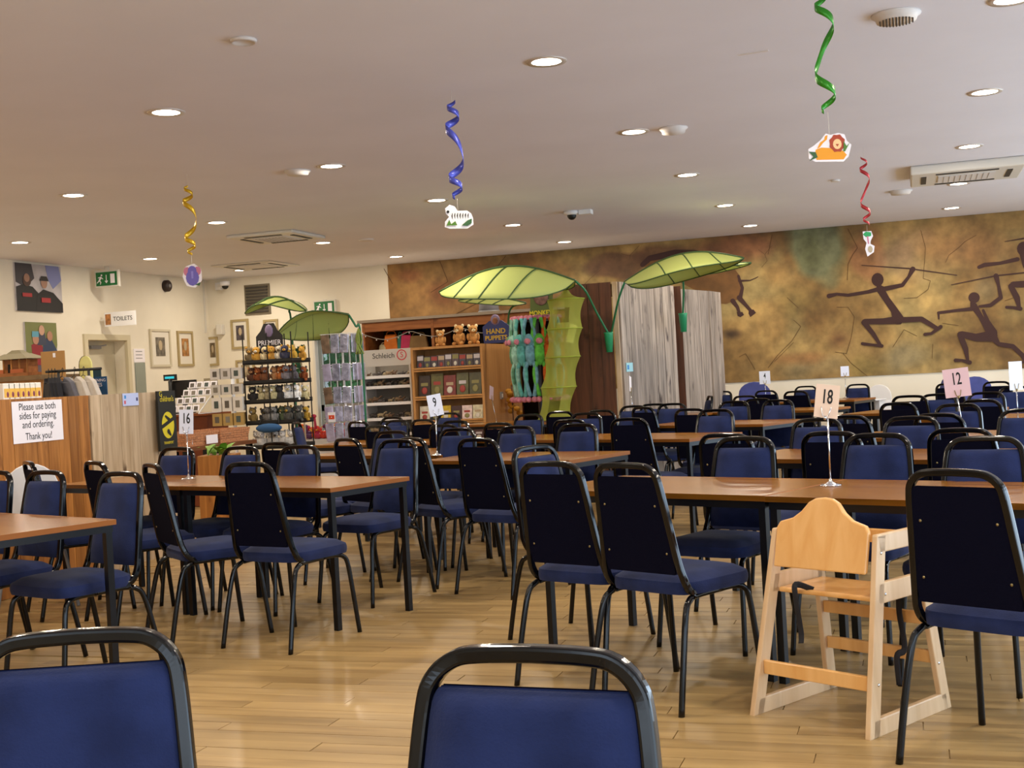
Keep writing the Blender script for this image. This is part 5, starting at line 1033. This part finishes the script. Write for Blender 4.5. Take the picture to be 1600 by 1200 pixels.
# ---------------------------------------------------------------- hanging monkeys on a pole
my=13.5; a=at(841,560,y=my); t=thing('plush_pole','black display pole with a round hanging ring for the long armed monkeys','display rack',(a.x,my,0)); mz=lambda v:at(841,v,y=my).z; RZ=mz(500)
MB().tube([(0,0,0),(0,0,RZ+.2)],.025).lathe([(.3,0),(.3,.03),(.03,.06)],18).obj('pole',mat('pole_grey','2c2c30',.4),t); MB().tube([(.27*math.cos(q*math.pi/12),.27*math.sin(q*math.pi/12),RZ) for q in range(24)],.008,n=6,closed=True).bar((-.24,0,RZ),(.24,0,RZ),.01,.01).bar((0,-.24,RZ),(0,.24,RZ),.01,.01).obj('ring',mBlack,t)
hb=at(848,472,y=my); MB().box((hb.x-a.x,-.05,hb.z),(.26,.015,.36),R=Matrix.Rotation(.06,3,'Y')).obj('header_board',mat('header_green','4c5a1c',.5),t); MB().ball((hb.x-a.x,-.065,hb.z+.07),(.09,.012,.11),12,8).obj('monkey_face',fur('7a5a50'),t)
text('MONKEYS',.075,mY,t,TM(hb.x-a.x,-.060,hb.z-.125),'lettering',bold=.002,sx=.85)
mPk2=fur('c87a8c')
for k,(ang_,c,nm) in enumerate([(200,'5c8a6c','grey green'),(222,'8ab4a4','pale sea green'),(245,'5ca49c','teal'),(268,'6c9cac','blue grey'),(290,'5cb040','bright green'),(312,'c2581c','orange'),(335,'78b4ac','aqua'),(355,'a83c18','rust'),(170,'88a04c','moss green')]):
    q=math.radians(ang_); x,y=.27*math.cos(q),.27*math.sin(q); m=fur(c); t=thing('hanging_monkey','%s long armed plush monkey hanging from the ring'%nm,'plush toy',(a.x+x,my+y,RZ),q+math.pi/2,'long armed monkeys on the pole'); t.scale=(1.12,1.12,1.12)
    g=MB(); g.ball((0,0,-.34),(.055,.05,.12),10,7)
    for s in (-1,1): g.tube(smooth([(s*.035,0,-.26),(s*.06,-.02,-.16),(s*.03,-.01,0),(s*.015,0,.01)],4),.02,n=6).tube(smooth([(s*.03,0,-.42),(s*.06,-.02,-.52),(s*.045,-.01,-.66),(s*.02,0,-.76)],4),.022,n=6)
    g.obj('body',m,t); h=MB().ball((0,-.02,-.2),(.055,.055,.06),10,7).obj('head',m,t); MB().ball((0,-.07,-.215),(.035,.02,.03),8,5).obj('muzzle',mPk2,t)
    for s in (-1,1): MB().ball((s*.06,-.01,-.19),(.022,.012,.025),6,4).obj('ear',mPk2,t); MB().ball((s*.02,-.0,.02),(.035,.03,.025),6,4).obj('hand',mPk2,t); MB().ball((s*.03,-.03,-.79),(.032,.045,.03),6,4).obj('foot',mPk2,t)
# yellow plush garland and basket of yellow plush behind chairs
a=at(813,625,y=14.9); t=thing('yellow_garland','bunch of yellow ochre silk flowers hanging at the bookcase corner','flowers',(BX+BW/2+.09,15.0,0)); z1=at(813,600,y=15).z; z0=at(813,645,y=15).z; MB().tube([(0,0,.0),(0,0,z1)],.008,n=5).obj('cord',mBrown,t)
for k in range(14): MB().ball((random.uniform(-.06,.08),random.uniform(-.05,.05),z0+(z1-z0)*k/13),(.045,.04,.035),8,5).obj('flower',mat('flower_ochre','b8801c',.8,var=.2),t)
a=at(793,664,y=14.5); t=thing('wicker_hamper','wicker hamper of yellow plush toys beside the bookcase','basket',(a.x,14.5,0)); HZ=a.z; MB().lathe([(.16,0),(.2,HZ*.6),(.23,HZ),(.21,HZ),(.19,HZ*.8),(.001,HZ*.8)],20).obj('wicker_body',mWick,t)
for k,(dx_,dy_) in enumerate([(-.14,0),(-.03,-.1),(.1,-.04),(.03,.1),(-.09,.1)]): plush('y',.13,(a.x+dx_,14.5+dy_,HZ*.8),k,'%s plush toy in the wicker hamper'%['yellow eared','golden','bright yellow','lemon','pale'][k],'yellow plush toys in the hamper',fur(['d8b83c','c8a02c','e0c028','d8c460','d8cca0'][k]),fur('d8ccb0'))
# ---------------------------------------------------------------- green net tower
mNet=sheet('net_cloth','b8bc50','a4b030',.35,alpha=.5); ny=13.1; NT=[(881,457,.03),(881,468,.16),(881,512,.135),(881,548,.17),(879,578,.14),(877,606,.165)]
rings=[(881,461,50/2),(885,0,0)]
ts=thing('net_storage_tower','hanging yellow green net tower of five ringed sections','storage net',tuple(at(884,452,y=ny)))
O=Vector(ts.location)
cen=[(881,452,.012),(883,463,.17),(882,512,.165),(878,548,.175),(873,606,.165),(868,634,.16),(866,652,.15)]
RG=[(884,468,.205),(882,514,.195),(879,558,.195),(873,605,.195),(866,655,.18)]
prev=(Vector((0,0,0)),.012)
for k,(u,v,r) in enumerate(RG):
    c=at(u,v,y=ny)-O; p0_,r0=prev
    def fn(a_,b_,p0_=p0_,c=c,r0=r0,r=r,k=k):
        rr=r0+(r-r0)*a_; rr*=1-(.17 if k else .45)*math.sin(math.pi*a_); p=p0_+(c-p0_)*a_; q=2*math.pi*b_; return (p.x+rr*math.cos(q),p.y+rr*math.sin(q),p.z)
    g=MB(); nu_,nv2=10,24; vs=[fn(i/nu_,j/nv2) for i in range(nu_+1) for j in range(nv2)]; fs=[]
    for i in range(nu_):
        for j in range(nv2):
            # front opening in every full section
            if k in (1,4) and 3<=i<=7 and j in (17,18,19): continue
            fs.append((i*nv2+j,(i+1)*nv2+j,(i+1)*nv2+(j+1)%nv2,i*nv2+(j+1)%nv2))
    g.add(vs,fs,True); g.obj('net_section',mNet,ts,fix=False)
    MB().tube([(c.x+r*math.cos(q*math.pi/14),c.y+r*math.sin(q*math.pi/14),c.z) for q in range(28)],.006,n=5,closed=True).obj('ring',mat('net_ring','8c9a24',.6),ts)
    if k<4: g=MB(); g.add([(c.x+r*.96*math.cos(q*math.pi/12),c.y+r*.96*math.sin(q*math.pi/12),c.z) for q in range(24)],[list(range(24))]); g.obj('net_floor',mNet,ts,fix=False)
    prev=(c,r)
MB().tube([(0,0,-.01),tuple(Vector(b3)-O)],.004,n=5).obj('hanging_loop',mVein,ts)
q=at(893,521,y=ny); t=thing('folded_tag','pale paper tag inside the second net section','tag',tuple(q)); MB().box((0,0,0),(.08,.02,.2),R=Matrix.Rotation(.3,3,'Y')).obj('sheet',mat('tag_yellow','dce07c',.6),t)
# ---------------------------------------------------------------- outside the glazed door
struct('outside_ground',MB().box((-8.5,21.5,-.06),(9,6.4,.1)),mat('outside_paving','8a8c84',.9))
mBush=mat('bush_leaf','2f6a34',.6,var=.35,vs=3)
t=thing('garden_hedge','green leafy hedge outside the glazed door','hedge',(-8.9,20.4,0)); g=MB()
for k in range(2200):
    x,z=random.uniform(-2.2,2.2),random.uniform(.0,3.0); y=random.uniform(-.25,.25)+.15*math.sin(x*4)+.12*math.sin(z*5); s=random.uniform(.05,.1); R=Matrix.Rotation(random.random()*6,3,'Y')@Matrix.Rotation(random.uniform(-.9,.9),3,'X'); P=Vector((x,y,z))
    g.add([P+R@Vector(q)*s for q in ((0,0,-1),(.5,0,0),(0,0,1),(-.5,0,0))],[(0,1,2,3)])
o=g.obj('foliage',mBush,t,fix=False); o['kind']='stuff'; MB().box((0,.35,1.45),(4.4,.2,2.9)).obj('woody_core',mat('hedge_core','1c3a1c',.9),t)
# rubber doorstop strip under the lobby and table shadow details are left to the light
